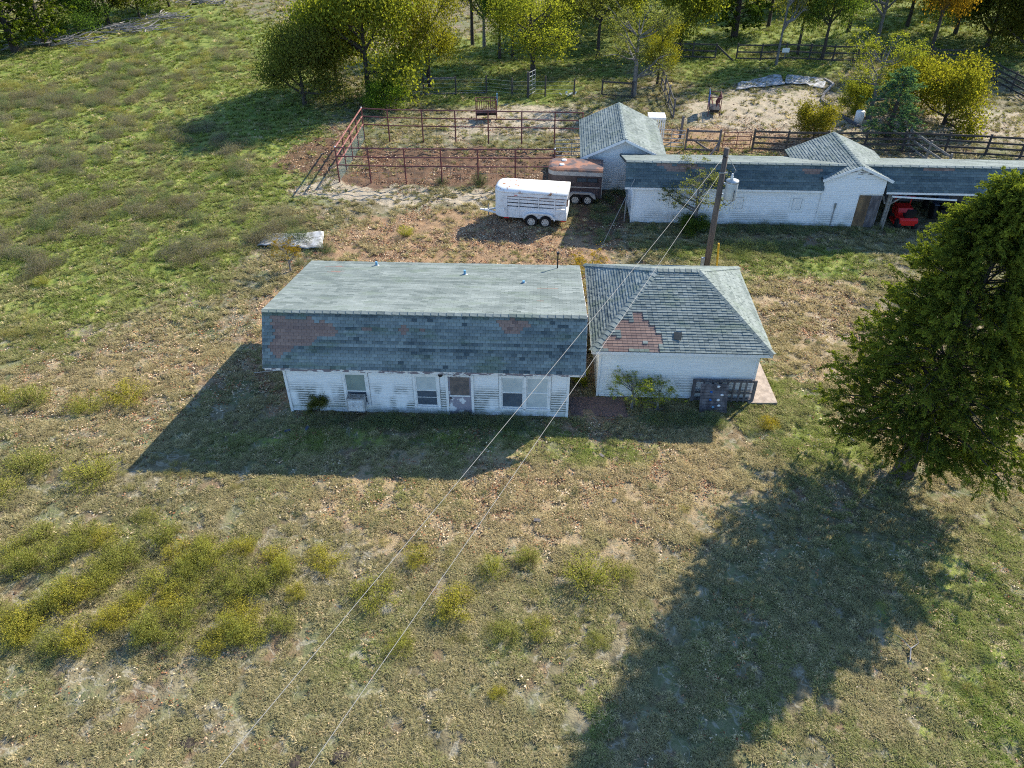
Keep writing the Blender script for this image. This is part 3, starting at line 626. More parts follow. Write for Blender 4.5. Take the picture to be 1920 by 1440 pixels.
# open bay frame: posts, braces, low white beam
for x in (14.75, 19.2, 23.6, 28.0): MB().box(x-.06, x+.06, .05, .17, 0, 2.28).build('post', M['wood_pale'], barn)
MB().bar((14.9,.11,1.45),(15.9,.11,2.22),.07,.07).build('brace', M['wood_pale'], barn); MB().bar((14.6,.11,1.45),(14.35,.5,2.2),.07,.07).build('brace', M['wood_pale'], barn)
MB().bar((14.72,-.25,2.05),(18.4,-.25,1.9),.05,.09).build('beam', M['trim'], barn); MB().bar((14.72,-.25,0),(14.72,-.25,2.05),.08,.08).build('beam_post', M['wood_pale'], barn)
for i in range(8): MB().box(14.31, 14.335, .1+i*.18, .26+i*.18, .02, 1.9-.10*i).build('side_plank', M['wood_grey'], barn)
def wheel(root, c, r, w, y_out=-1, hub=.55):
    t = MB().lathe([(r*.62,-w/2),(r*.93,-w/2),(r,-w*.3),(r,w*.3),(r*.93,w/2),(r*.62,w/2)], 20, c, 'y').build('wheel', M['tyre'], root, False)
    rim = MB().lathe([(r*.62,-.015),(r*.58,.0),(r*.30,.03),(r*.28,.0),(r*.1,.0),(r*.08,.02)][::1], 16, (c[0], c[1]+y_out*(w/2), c[2]), 'y').build('rim', M['rim'], t)
    ho = MB()
    for k in range(6):
        a = k*math.pi/3; ho.lathe([(r*.085,-.002),(r*.085,.004)], 6, (c[0]+math.cos(a)*r*.43, c[1]+y_out*(w/2+.024), c[2]+math.sin(a)*r*.43), 'y')
    ho.build('rim_hole', M['black'], t)
    return t
mw = thing('riding_mower', 'red riding mower parked in the open bay of the barn', 'mower', (*barn.matrix_basis @ Vector((16.15,1.0,0)),)[:3], R(175))
MB().prism([(-.45,.45),(.45,.42),(.52,.75),(.40,.98),(-.30,1.02),(-.48,.85)], -.42, .42, 'yz').build('hood', M['red'], mw)
MB().prism([(.5,.30),(1.3,.30),(1.35,.62),(1.2,.72),(.5,.55)], -.5, .5, 'yz').build('fender', M['red'], mw)
MB().prism([(.75,.74),(1.2,.74),(1.35,1.25),(1.22,1.28),(1.08,.9),(.75,.86)], -.24, .24, 'yz').build('seat', M['black'], mw)
MB().tube([(-.45,-.30,1.02),(-.45,-.30,1.42)], .03, 6).tube([(.45,-.30,1.02),(.45,-.30,1.42)], .03, 6).tube([(-.62,-.30,1.42),(.62,-.30,1.42)], .04, 6).build('crossbar', M['red'], mw)
MB().box(-.6,.6,-.1,.7,.12,.26).build('mower_deck', M['red'], mw)
for sx in (-1,1):
    for yy, r_ in ((-.3,.22),(1.05,.3)):
        MB().lathe([(r_*.5,-.1),(r_,-.09),(r_,.09),(r_*.5,.1)], 16, (0,0,0), 'y').build('wheel', M['tyre'], mw).matrix_basis = Matrix.Translation((sx*.48,yy,r_)) @ Matrix.Rotation(R(90),4,'Z')
tb = thing('compact_tractor', 'blue compact tractor parked deep in the open bay', 'tractor', (*barn.matrix_basis @ Vector((18.9,2.3,0)),)[:3], R(170))
MB().prism([(-.9,.55),(.2,.55),(.2,1.15),(-.75,1.08),(-.95,.9)], -.3, .3, 'yz').build('hood', M['shingle_slate'], tb)
MB().box(-.3,.3,.2,1.3,.45,.7).build('chassis', M['black'], tb); MB().prism([(.75,.8),(1.2,.8),(1.3,1.3),(1.2,1.3),(1.1,.9),(.75,.9)], -.25, .25, 'yz').build('seat', M['black'], tb)
for sx in (-1,1):
    MB().box(sx*.62-.14, sx*.62+.14, .55, 1.35, .98, 1.04).build('fender', M['shingle_slate'], tb)
    for yy, r_ in ((-.6,.3),(.95,.48)): MB().lathe([(r_*.5,-.12),(r_,-.1),(r_,.1),(r_*.5,.12)], 18, (0,0,0), 'y').build('wheel', M['tyre'], tb).matrix_basis = Matrix.Translation((sx*.6,yy,r_)) @ Matrix.Rotation(R(90),4,'Z')
# ---------------------------------------------------------------- trailers
def rounded_plan(x0, x1, y0, y1, r, n=6):               # nose (x0) rounded
    P = [(x1,y0),(x1,y1)]
    for k in range(n+1): a = math.pi/2+k*math.pi/2/n; P.append((x0+r+r*math.cos(a), y1-r+r*math.sin(a)))
    for k in range(n+1): a = math.pi+k*math.pi/2/n; P.append((x0+r+r*math.cos(a), y0+r+r*math.sin(a)))
    return P
def shell(b, sections):                                 # stack of plan outlines with z
    n = len(sections[0][0]); base = len(b.v)
    for P, z in sections: b.v += [(x, y, z) for x, y in P]
    for i in range(len(sections)-1):
        for k in range(n): b.f.append((base+i*n+k, base+i*n+(k+1)%n, base+(i+1)*n+(k+1)%n, base+(i+1)*n+k))
    b.f.append(tuple(base+(len(sections)-1)*n+k for k in range(n))); b.f.append(tuple(base+k for k in reversed(range(n))))
    return b
tw = thing('livestock_trailer', 'white livestock trailer with slatted sides and rust spots on its roof', 'trailer', (1.42, 42.85, 0), R(-9))
X0, X1, HW = -2.38, 1.92, .92
b = MB(); shell(b, [(rounded_plan(X0,X1,-HW,HW,.62), z) for z in (.48,.98)]); b.build('lower_body', M['tr_white'], tw)
b = MB(); shell(b, [(rounded_plan(X0+.01,X0+.75,-HW+.01,HW-.01,.6), .982),(rounded_plan(X0+.01,X0+.75,-HW+.01,HW-.01,.6), 1.80)]); b.build('nose', M['tr_white'], tw)
MB().box(X0+.76, X1-.02, -.02, .02, .99, 1.8).build('centre_gate', M['tr_rust'], tw)
b = MB(); shell(b, [(rounded_plan(X0-.01,X1+.01,-HW-.01,HW+.01,.62),1.802),(rounded_plan(X0-.01,X1+.01,-HW-.01,HW+.01,.62),1.98)]); b.build('upper_band', M['tr_white'], tw)
b = MB(); secs = []
for k in range(6): a = k/5*math.pi/2; ins = .42*(1-math.cos(a)); secs.append((rounded_plan(X0-.01+ins*.8,X1+.01,-HW-.01+ins,HW+.01-ins,max(.62-ins,.2)), 1.985+.26*math.sin(a)))
shell(b, secs); b.build('roof', M['tr_roof'], tw, True)
for sy in (-1, 1):
    for z in (1.08,1.30,1.52,1.72): MB().box(X0+.77, X1-.03, sy*(HW-.015)-.012, sy*(HW-.015)+.012, z-.078, z+.078).build('slat', M['tr_white'], tw)
    for x in (X0+.78, X0+1.5, X0+2.65, X0+3.6, X1-.06): MB().box(x-.03, x+.03, sy*(HW+.014)-.014, sy*(HW+.014)+.014, .50, 1.80).build('upright', M['tr_white'], tw)
    for z in (1.0,1.79): MB().box(X0+.8, X1-.02, sy*(HW+.005)-.010, sy*(HW+.005)+.010, z-.02, z+.02).build('trim_rail', M['tr_rust'] if z > 1.5 else M['tr_white'], tw)
    fd = MB(); prof = [(-.82,.50),(-.78,.62),(-.62,.80),(-.4,.86),(.5,.86),(.72,.80),(.9,.60),(.94,.50)]; prof2 = [(x*1.06, z+.05 if z > .55 else z) for x, z in prof]
    fd.prism([(x+.28, z) for x, z in prof2]+[(x+.28, z) for x, z in reversed(prof)], sy*(HW+.20), sy*(HW+.002), 'xz'); fd.build('fender', M['tr_white'], tw)
for x in (-.12,.70):
    for sy in (-1,1): wheel(tw, (x,sy*(HW+.06),.36), .36, .2, sy)
MB().box(X0+.62, X0+.9, -HW-.03, -HW-.001, .42, .48).build('marker_light', M['red_lens'], tw); MB().box(X1-.32, X1-.02, -HW-.03, -HW-.001, .42, .48).build('marker_light', M['red_lens'], tw)
MB().bar((X0+.5,-.5,.44),(X0-.75,0,.44),.07,.1).bar((X0+.5,.5,.44),(X0-.75,0,.44),.07,.1).bar((X0-.7,0,.44),(X0-1.0,0,.46),.1,.08).build('tongue', M['tr_white'], tw)
MB().tube([(X0-.5,.0,.05),(X0-.5,0,.8)], .035, 8).lathe([(.1,.03),(.1,.06)], 8, (X0-.5,0,0)).build('jack', M['galv'], tw)
MB().box(X0+1.2,X0+1.4,-HW-.018,-HW-.012,1.86,1.9).build('marker_light', M['red_lens'], tw)
tb2 = thing('horse_trailer', 'brown enclosed horse trailer with rusty roof beside the white livestock trailer', 'trailer', (4.25, 46.0, 0), R(-6))
X0, X1, HW = -1.95, 1.35, .95
b = MB(); shell(b, [(rounded_plan(X0,X1,-HW,HW,.5), z) for z in (.45,1.85)]); b.build('body', M['br_body'], tb2)
b = MB(); shell(b, [(rounded_plan(X0-.02,X1+.02,-HW-.02,HW+.02,.52), 1.852),(rounded_plan(X0-.02,X1+.02,-HW-.02,HW+.02,.52), 2.10)]); b.build('band', M['tan'], tb2)
b = MB(); shell(b, [(rounded_plan(X0-.03,X1+.03,-HW-.03,HW+.03,.53), 2.102),(rounded_plan(X0-.0,X1+.03,-HW+.0,HW-.0,.5), 2.20),(rounded_plan(X0+.14,X1+.03,-HW+.16,HW-.16,.4), 2.27)]); b.build('roof', M['br_roof'], tb2, False)
w1 = MB().box(-.2, 1.12, -HW-.012, -HW-.001, 1.45, 1.74).build('window', M['black'], tb2)
for x in (-.16,.48): MB().box(x, x+.58, -HW-.016, -HW-.0125, 1.48, 1.71).build('pane', M['glass'], w1)
MB().box(X0+.7, X1-.1, -HW-.012, -HW-.001, 1.1, 1.16).build('stripe', M['tan'], tb2)
for x, y in ((-1.15,-.35),(-1.05,.4)): MB().lathe([(.16,0),(.15,.06),(.06,.09)], 12, (x,y,2.27)).build('roof_vent', M['white_pl'], tb2)
MB().prism([(-.75,.45),(-.68,.7),(-.4,.84),(.7,.84),(.98,.7),(1.05,.45),(.95,.45),(.62,.74),(-.35,.74),(-.62,.45)], -HW-.18, -HW-.002, 'xz').build('fender', M['tan'], tb2)
for x in (-.22,.56):
    for sy in (-1,1): wheel(tb2, (x,sy*(HW+.05),.35), .35, .2, sy)
MB().box(X1+.001, X1+.04, -HW, -HW+.08, .5, 2.1).build('rear_post', M['galv'], tb2)
MB().bar((X0+.4,-.5,.42),(X0-.8,0,.42),.07,.1).bar((X0+.4,.5,.42),(X0-.8,0,.42),.07,.1).build('tongue', M['galv'], tb2)
# ---------------------------------------------------------------- utility pole, lines and guy wire
up_ = thing('utility_pole', 'tall brown wooden utility pole with a grey transformer behind the garage', 'utility pole', (9.98, 35.1, 0))
MB().tube([(0,0,-.2),(0,0,3.5),(.02,0,7.2)], [.17,.15,.125], 12).build('pole', M['wood_pole'], up_, True)
tk = MB().lathe([(.05,0),(.27,.03),(.29,.10),(.29,.92),(.27,.98),(.05,1.06)], 20, (.52,-.12,4.72)).build('transformer', M['tank'], up_, True)
MB().lathe([(.05,0),(.09,.03),(.05,.08),(.08,.12),(.045,.17),(.04,.28)], 10, (.45,-.16,5.76)).build('bushing', M['porcelain'], tk, True)
MB().lathe([(.3,0),(.305,.05),(.3,.09)], 20, (.52,-.12,5.60)).build('lid_band', M['galv'], tk, True)
for dz in (4.95,5.5): MB().bar((.1,0,dz),(.28,-.06,dz),.10,.08).build('bracket', M['galv'], tk)
MB().tube([(.62,-.40,5.3),(.58,-.5,4.8),(.35,-.35,4.5),(.1,-.2,4.75)], .014, 5).build('lead', M['black'], up_)
MB().tube([(.45,-.16,6.0),(.6,-.1,6.15),(.3,0,6.6),(.05,-.12,6.9)], .012, 5).build('lead', M['cable'], up_)
MB().tube([(.02,-.14,6.85),(-.14,-.2,6.87)], .05, 8).build('insulator', M['black'], up_)
MB().bar((-.2,-.14,6.05),(.22,-.14,6.08),.06,.06).build('bracket', M['galv'], up_)
MB().box(-.32,-.17,-.12,.04,.9,1.55).build('meter_box', M['galv'], up_); MB().tube([(-.22,0,0),(-.22,0,.9)], .03, 6).build('conduit', M['galv'], up_)
MB().tube([(.85,.9,0),(.62,.66,2.0)], .05, 6).build('guy_guard', M['yellow'], up_)
def span(name, label, p0, pix, zq, far, sag, cat='cable', rad=.0065):
    p0 = Vector(p0); q = Vector(at(*pix, zq)); d_ = (q-p0); L = d_.length; end = p0+d_*far; pts = []
    for i in range(41): t = i/40; pts.append(p0.lerp(end, t)-Vector((0,0,sag*4*t*(1-t))))
    return tag(MB().tube(pts, rad, 5).build(name, M['cable'], None, True), label, cat)
span('power_line', 'upper pale power cable running from the pole top across the house roof', up_.matrix_basis @ Vector((-.12,-.2,6.87)), (400,1436), 7.0, 1.35, .25)
span('power_line', 'lower pale power cable running from below the pole top across the garage roof', up_.matrix_basis @ Vector((-.15,-.16,6.05)), (572,1436), 6.3, 1.35, .25)
g0 = Vector(at(1128,462)); tag(MB().tube([(g0.x,g0.y,0), Vector((7.0,42.0,2.9))], .014, 5).build('guy_wire', M['cable']), 'thin wire slanting from the grass up to the left end of the barn', 'wire')
# ---------------------------------------------------------------- red pipe pen
pen = thing('pipe_pen', 'rusty red pipe pen with three rails left of the gable shed', 'pen', (*at(637,342)[:2], 0))
PO = pen.location.copy()
def pl(px, py): q = Vector(at(px, py)); return q-PO
fr = [pl(x, y) for x, y in ((637,342),(696,344),(762,345),(829,345),(897,346),(966,346),(1038,346))]
bk = [pl(x, y) for x, y in ((684,263),(731,266),(794,267),(855,268),(916,269),(978,270),(1039,271),(1090,272))]
lf = [fr[0].lerp(bk[0], t) for t in (.25,.5,.75)]
PH = 2.35
for q in fr+bk+lf: MB().tube([q-Vector((0,0,.1)), q+Vector((0,0,PH+.02))], .05, 8).build('post', M['rust'], pen)
for q in (fr[0], bk[0], fr[-1]): MB().lathe([(.055,0),(.06,.05),(.02,.08)], 8, (q.x,q.y,PH+.02)).build('post_cap', M['porcelain'], pen)
for seq, mt in ((fr,'rust'),(bk,'rust'),([fr[0]]+lf+[bk[0]],'rust_light')):
    for h in (PH,1.78,1.2):
        for a, c_ in zip(seq[:-1], seq[1:]): MB().tube([a+Vector((0,0,h)), c_+Vector((0,0,h))], .042 if mt == 'rust' else .05, 6).build('rail', M[mt], pen)
nb = MB()
for seq, dz, dx in (([fr[0]]+lf+[bk[0]],.10,.16),(bk,.3,.5),(fr,.38,.6)):
    for a, c_ in zip(seq[:-1], seq[1:]):
        L = (c_-a).length
        for k in range(1, int(1.15/dz)+1): nb.tube([a+Vector((0,0,k*dz)), c_+Vector((0,0,k*dz))], .007, 3, False)
        for k in range(1, int(L/dx)+1):
            q = a.lerp(c_, k*dx/L); nb.tube([q, q+Vector((0,0,1.18))], .007, 3, False)
stuff(nb.build('wire_mesh', M['net'], pen))
def pipe_gate(name, label, p, q, h, mk='galv', rails=5, brace=0, z0=.2):
    p = Vector(p); q = Vector(q); t = thing(name, label, 'gate', p); d_ = q-p
    for k in range(rails):
        z = z0+(h-z0)*k/(rails-1); MB().tube([(0,0,z), d_+Vector((0,0,z))], .028, 6).build('rail', M[mk], t)
    for f in (0,.5,1): MB().tube([d_*f+Vector((0,0,z0)), d_*f+Vector((0,0,h))], .028, 6).build('upright', M[mk], t)
    return t
pipe_gate('pipe_gate', 'grey pipe gate between the red pen and the gable shed', at(1040,297), at(1102,296), 1.3)
pipe_gate('pipe_gate', 'grey pipe gate leaning at the left end of the barn', (6.65,42.2,0), (6.95,43.9,0), 1.5)
pipe_gate('pipe_gate', 'grey pipe gate between the gable shed and the braced board panel', at(1232,279), at(1280,281), 1.4, 'galv')
pipe_gate('pipe_gate', 'brown pipe gate between the braced board panel and the black fence', at(1353,283), at(1404,283), 1.35, 'rust')
# ---------------------------------------------------------------- board fences
def board_fence(name, label, pts, h, rails, mk, w=.14, pw=.12, side=-1, jitter=.03):
    P = [Vector(p) for p in pts]; t = thing(name, label, 'fence', P[0])
    for p in P:
        q = p-P[0]; lean_ = Vector((random.uniform(-jitter,jitter), random.uniform(-jitter,jitter), 0)); MB().bar(q-Vector((0,0,.1)), q+lean_+Vector((0,0,h+.08)), pw, pw, (0,1,0)).build('post', M[mk], t)
    for a, c_ in zip(P[:-1], P[1:]):
        n_ = (c_-a).cross(Vector((0,0,1))).normalized()*(pw/2+.018)*(-side)
        for k in range(rails):
            z = h-(h-.22)*k/max(1,rails-1); j1, j2 = random.uniform(-.02,.02), random.uniform(-.02,.02)
            MB().bar(a-P[0]+n_+Vector((0,0,z-w/2+j1)), c_-P[0]+n_+Vector((0,0,z-w/2+j2)), .03, w).build('rail', M[mk], t)
    return t
board_fence('board_fence', 'black board fence behind the barn along the sandy paddock', [at(x,y) for x,y in ((1410,281),(1472,284),(1545,285),(1618,284),(1690,285),(1770,288),(1846,292),(1912,296),(1990,301))], 1.45, 4, 'wood_black')
board_fence('braced_fence', 'short braced board panel standing between two pipe gates', [at(1284,283),at(1346,285)], 1.55, 3, 'wood_grey')
tag(MB().bar(Vector(at(1300,279))+Vector((0,0,.6)), Vector(at(1330,284))+Vector((0,0,.05)), .06, .12).build('loose_board', M['wood_grey']), 'slanting loose board leaning inside the braced board panel', 'board')
tag(MB().bar(Vector(at(1346,285))+Vector((0,0,.7)), Vector(at(1328,297))+Vector((0,0,.0)), .09, .12).build('brace_post', M['wood_grey']), 'diagonal timber propping the right post of the board panel', 'prop')
board_fence('board_fence', 'pale weathered board fence slanting from the black fence towards the barn roof', [at(1700,275),at(1735,300),at(1772,326)], 1.3, 3, 'wood_pale')
board_fence('board_fence', 'dark board fence under the tall bare trees at the far side of the paddock', [at(x,y) for x,y in ((1380,112),(1425,113),(1470,111),(1516,113),(1560,115),(1605,116),(1650,117),(1692,118))], 1.45, 3, 'wood_black')
board_fence('board_fence', 'short far dark fence with one fallen end rail near the grey twiggy tree', [at(x,y) for x,y in ((1262,108),(1298,109),(1340,111))], 1.4, 3, 'wood_black')
tag(MB().bar(Vector(at(1340,111))+Vector((0,0,1.3)), Vector(at(1374,115))+Vector((0,0,.05)), .04, .16).build('fallen_rail', M['wood_black']), 'dark rail fallen slantwise between the two far fences', 'rail')
board_fence('board_fence', 'dark board fence turning at the far right corner of the paddock', [at(x,y) for x,y in ((1700,121),(1745,122),(1800,124),(1830,137),(1862,152),(1895,170),(1930,188))], 1.5, 4, 'wood_black')
board_fence('board_fence', 'grey board fence running towards the shed beside the paddock', [at(x,y) for x,y in ((1240,160),(1246,176),(1253,196),(1262,222))], 1.5, 3, 'wood_grey')
tag(MB().bar(at(1274,262), Vector(at(1276,262))+Vector((0,0,1.75)), .16, .16).build('fence_post', M['wood_grey']), 'lone square grey post behind the pipe gate next to the shed', 'post')
wf = [at(x,y) for x,y in ((763,179),(795,178),(855,177),(912,176),(960,181),(1022,182),(1076,182))]
t = thing('wire_fence', 'old wire fence with dark wooden posts behind the red hay feeder', 'fence', wf[0]); P0v = Vector(wf[0])
for q in wf: MB().tube([Vector(q)-P0v-Vector((0,0,.1)), Vector(q)-P0v+Vector((0,0,1.55+random.uniform(-.1,.2)))], .07, 7).build('post', M['wood_black'], t)
for a, c_ in zip(wf[:-1], wf[1:]):
    for k in range(4): MB().tube([Vector(a)-P0v+Vector((0,0,.3+k*.32)), Vector(c_)-P0v+Vector((0,0,.3+k*.32))], .010, 3).build('wire', M['wire'], t)
MB().bar(Vector(wf[1])-P0v+Vector((0,0,1.35)), Vector(wf[2])-P0v+Vector((0,0,1.38)), .1, .1).build('top_rail', M['wood_grey'], t)
MB().bar(Vector(wf[0])-P0v+Vector((0,0,.1)), Vector(wf[3])-P0v+Vector((0,0,.1)), .12, .1).build('bottom_rail', M['wood_grey'], t)
board_fence('board_fence', 'low dark two-rail fence under the grey twiggy tree behind the shed', [at(1128,180),at(1184,184)], 1.3, 2, 'wood_black')
pipe_gate('panel_gate', 'pale grey mesh gate standing open in the old wire fence', at(992,182), at(1003,176), 2.0, 'galv', 6)
tag(MB().bar(at(990,183), Vector(at(990,183))+Vector((0,0,2.1)), .2, .2).build('gate_post', M['wood_black']), 'thick dark gate post beside the open mesh gate', 'post')
# ---------------------------------------------------------------- feeders, crate, tarp, debris
def feeder(label, loc, rz, tub):
    t = thing('hay_feeder', label, 'hay feeder', loc, rz)
    for x in (-.8,.8):
        for y in (-.45,.45): MB().tube([(x,y,0),(x,y,1.5)], .035, 6).build('leg', M['rust'], t)
        MB().tube([(x,-.45,1.5),(x,.45,1.5)], .03, 6).build('end_rail', M['rust'], t)
    for y in (-.45,.45):
        for z in (.6,1.5): MB().tube([(-.8,y,z),(.8,y,z)], .03, 6).build('side_rail', M['rust'], t)
        for k in range(9): x = -.7+k*.175; MB().tube([(x,y,1.5),(x,y*.25,.75)], .018, 5).build('rack_bar', M['rust'], t)
    MB().prism([(-.42,.55),(.42,.55),(.3,.32),(-.3,.32)], -.78, .78, 'yz').build('trough', M['black'], t)
    return t
f1 = feeder('red metal hay feeder on bare ground behind the pipe pen', at(912,222), R(4), 0)
MB().prism([(.0,1.0),(.25,.95),(.45,1.2),(.45,1.6),(.2,1.9),(.0,1.9)], .84, .90, 'yz').build('side_panel', M['pale_blue'], f1)
f2 = feeder('narrow red hay feeder with a blue back in the sandy paddock', at(1337,213), R(80), 0)
MB().box(-.8,.8,.47,.50,.85,1.75).build('back_panel', M['blue'], f2)
cr = thing('white_crate', 'white slatted crate partly hidden behind the gable shed roof', 'crate', (9.9, 55.7, 0), R(-3))
for x in (0,1.1):
    for y in (0,1.0): MB().box(x, x+.08, y, y+.08, 0, 1.9).build('post', M['trim'], cr)
for k in range(6): MB().box(.1+k*.17, .1+k*.17+.09, -.03, -.002, .1, 1.88).build('slat', M['trim'], cr)
for z in (.1,1.82): MB().box(-.02,1.2,-.06,-.031,z,z+.1).build('rail', M['trim'], cr)
MB().box(-.03,1.2,-.03,1.1,1.905,1.96).build('top', M['trim'], cr)
def sheet(name, label, cat, pts, mk, z=.06, seed=0, n=14):
    A_, B_, C_, D_ = [np.array(at(*p)[:2]) for p in pts]; V = []; F = []
    for i in range(n+1):
        for j in range(n+1):
            u, v = i/n, j/n; q = (A_*(1-u)+B_*u)*(1-v)+(D_*(1-u)+C_*u)*v; k = .25*(float(vn(q[0], q[1], .8, 77+seed))-.5)
            V.append((q[0]+k, q[1]+k, float(gz(q[0], q[1]))+z+.16*float(vn(q[0], q[1], .5, 60+seed))))
    for i in range(n):
        for j in range(n): a = i*(n+1)+j; F.append((a, a+n+1, a+n+2, a+1))
    o = link(name, np_mesh(name, V, F, M[mk], smooth=True)); sm_ = o.modifiers.new('s', 'SOLIDIFY'); sm_.thickness = .02
    return tag(o, label, cat)
sheet('tarp', 'long crumpled white tarp lying along the far edge of the round arena', 'tarp', ((1378,172),(1470,160),(1462,141),(1385,157)), 'tarp', .05, 1)
sheet('tarp', 'narrow white tarp strip beside the crumpled tarp', 'tarp', ((1472,158),(1545,166),(1550,150),(1475,141)), 'tarp', .05, 2)
sheet('metal_sheet', 'pale corrugated metal sheet lying flat in the weeds behind the house', 'metal sheet', ((482,462),(606,470),(608,440),(500,446)), 'tarp', .10, 3)
# arena edging timbers
prev = None
for i, (x, y) in enumerate(((1545,150),(1562,160),(1545,178),(1540,190),(1560,205),(1585,225),(1610,240))):
    q = Vector(at(x, y))+Vector((0,0,.1))
    if prev: tag(MB().bar(prev, q*.98+prev*.02, .2, .2).build('edging_timber', M['wood_pale'] if i < 3 else M['wood_grey']), ['', 'white timber at the far corner of the sandy arena', 'pale timber angling in at the arena corner by the tarp', 'grey timber on the arena edge behind the golden bush', 'grey timber along the arena edge left of the blue-green juniper', 'grey edging timber leading towards the small gold bush', 'last grey edging timber before the black fence'][i], 'timber')
    prev = q
tag(MB().lathe([(.3,0),(.34,.5),(.33,.95),(.28,1.0)], 16, tuple(at(1608,232))).build('white_barrel', M['white_pl'], None, True), 'white barrel at the foot of the blue-green juniper', 'barrel')
sg = thing('warning_sign', 'small pale sign hung on the far fence below the tall bare tree', 'sign', at(1469,113)); MB().box(-.35,.35,-.14,-.11,.75,1.15).build('panel', M['white_pl'], sg); MB().box(-.02,.02,-.10,-.06,.0,1.2).build('stake', M['galv'], sg)
rb_ = thing('debris_pile', 'small heap of white debris in the grass by the wire fence', 'debris', at(1066,181))
for k in range(9):
    q = Vector((random.uniform(-.6,.6), random.uniform(-.3,.3), .1)); MB().bar(q, q+Vector((random.uniform(-.3,.3), random.uniform(-.3,.3), random.uniform(.05,.3))), .14, .05).build('scrap', M['white_pl'], rb_)
# brush piles at the wood edge
def brush(label, c, rx, ry, nb_, seed):
    rg = random.Random(seed); t = thing('brush_pile', label, 'brush pile', c, R(8))
    for k in range(nb_):
        x, y = rg.gauss(0, rx*.45), rg.gauss(0, ry*.45); a = rg.uniform(-.5,.5)+ (0 if rg.random() < .75 else 1.3); L = rg.uniform(.8,2.6); z = rg.uniform(.05,.75)*max(.2,1-abs(x/rx))
        p0 = Vector((x,y,z)); dd = Vector((math.cos(a),math.sin(a)*.8,rg.uniform(-.12,.3)))*L; mid = p0+dd*.5+Vector((rg.uniform(-.12,.12),rg.uniform(-.12,.12),rg.uniform(-.05,.12)))
        r_ = rg.uniform(.025,.08); MB().tube([p0, mid, p0+dd], [r_, r_*.8, r_*.4], 5).build('branch', M['deadwood'], t)
brush('grey brush pile of cut branches at the foot of the left junipers', at(110,82), 5.0, 2.2, 90, 1)
brush('bleached brush pile in the middle of the wood edge', at(225,58), 4.2, 2., 80, 2)
brush('small pale brush pile farthest along the wood edge', at(300,38), 3.5, 1.8, 60, 3)
brush('thin scatter of branches beside the wood edge at the top', at(372,8), 4., 1.8, 45, 4)
# ---------------------------------------------------------------- foliage generators
def leaves(cs, ln, wd, rng, updir=None, flat=0.):
    n_ = len(cs); d_ = rng.normal(size=(n_,3))
    if updir is not None: d_ = d_*(1-flat)+updir*2.0*flat
    d_ /= np.linalg.norm(d_, axis=1, keepdims=True)+1e-9
    s_ = np.cross(d_, rng.normal(size=(n_,3))); s_ /= np.linalg.norm(s_, axis=1, keepdims=True)+1e-9
    l_ = (ln*rng.uniform(.6,1.3,(n_,1))); w_ = (wd*rng.uniform(.6,1.3,(n_,1)))
    V = np.stack([cs-d_*l_*.5, cs+s_*w_*.5, cs+d_*l_*.5, cs-s_*w_*.5], 1).reshape(-1,3)
    return V, np.arange(n_*4).reshape(-1,4)
def grow(seed, H, spread, fork=.3, limbs=6, lean_=0., bare=False):
    """branch skeleton: list of (points, radii), and the twig ends"""
    rg = random.Random(seed); br = []; ends = []
    r0 = H*.020+.05; top = Vector((lean_*H, rg.uniform(-.05,.05)*H, H*.8)); f = Vector((lean_*H*fork*.6, 0, H*fork))
    br.append(([Vector((0,0,-.2)), Vector((0,0,H*fork*.5))+Vector((rg.uniform(-.1,.1),0,0)), f, f.lerp(top,.5), top], [r0*1.25, r0, r0*.85, r0*.5, r0*.12]))
    for i in range(limbs):
        a = i*2.4+rg.uniform(-.4,.4); t = rg.uniform(0,.75); st = f.lerp(top, t); el = rg.uniform(.05,.85)+.35*t; L = spread*rg.uniform(.75,1.1)*(1-.35*t)
        dr = Vector((math.cos(a)*math.cos(el), math.sin(a)*math.cos(el), math.sin(el))); e = st+dr*L*1.15; mid = st.lerp(e,.5)+Vector((0,0,-.06*L)); rr = r0*.55*(1-.4*t)
        br.append(([st, mid, e], [rr, rr*.65, rr*.2]))
        for k in range(5):
            tt = rg.uniform(.35,1.); s2 = st.lerp(mid, tt*2) if tt < .5 else mid.lerp(e, tt*2-1)
            a2 = a+rg.uniform(-1.3,1.3); el2 = rg.uniform(-.1,1.0); L2 = spread*rg.uniform(.3,.55); d2 = Vector((math.cos(a2)*math.cos(el2), math.sin(a2)*math.cos(el2), math.sin(el2)))
            e2 = s2+d2*L2; br.append(([s2, s2.lerp(e2,.5)+Vector((0,0,.05)), e2], [rr*.35, rr*.22, rr*.07])); ends.append((s2.lerp(e2,.6), L2)); ends.append((e2, L2))
            if bare:
                for m_ in range(4):
                    s3 = s2.lerp(e2, rg.uniform(.3,1)); d3 = (d2+Vector((rg.uniform(-1,1),rg.uniform(-1,1),rg.uniform(-.4,.9)))).normalized()*spread*rg.uniform(.12,.28); br.append(([s3, s3+d3], [rr*.14, rr*.04])); ends.append((s3+d3, .3))
        ends.append((e, spread*.4))
    ends.append((top, spread*.4)); return br, ends
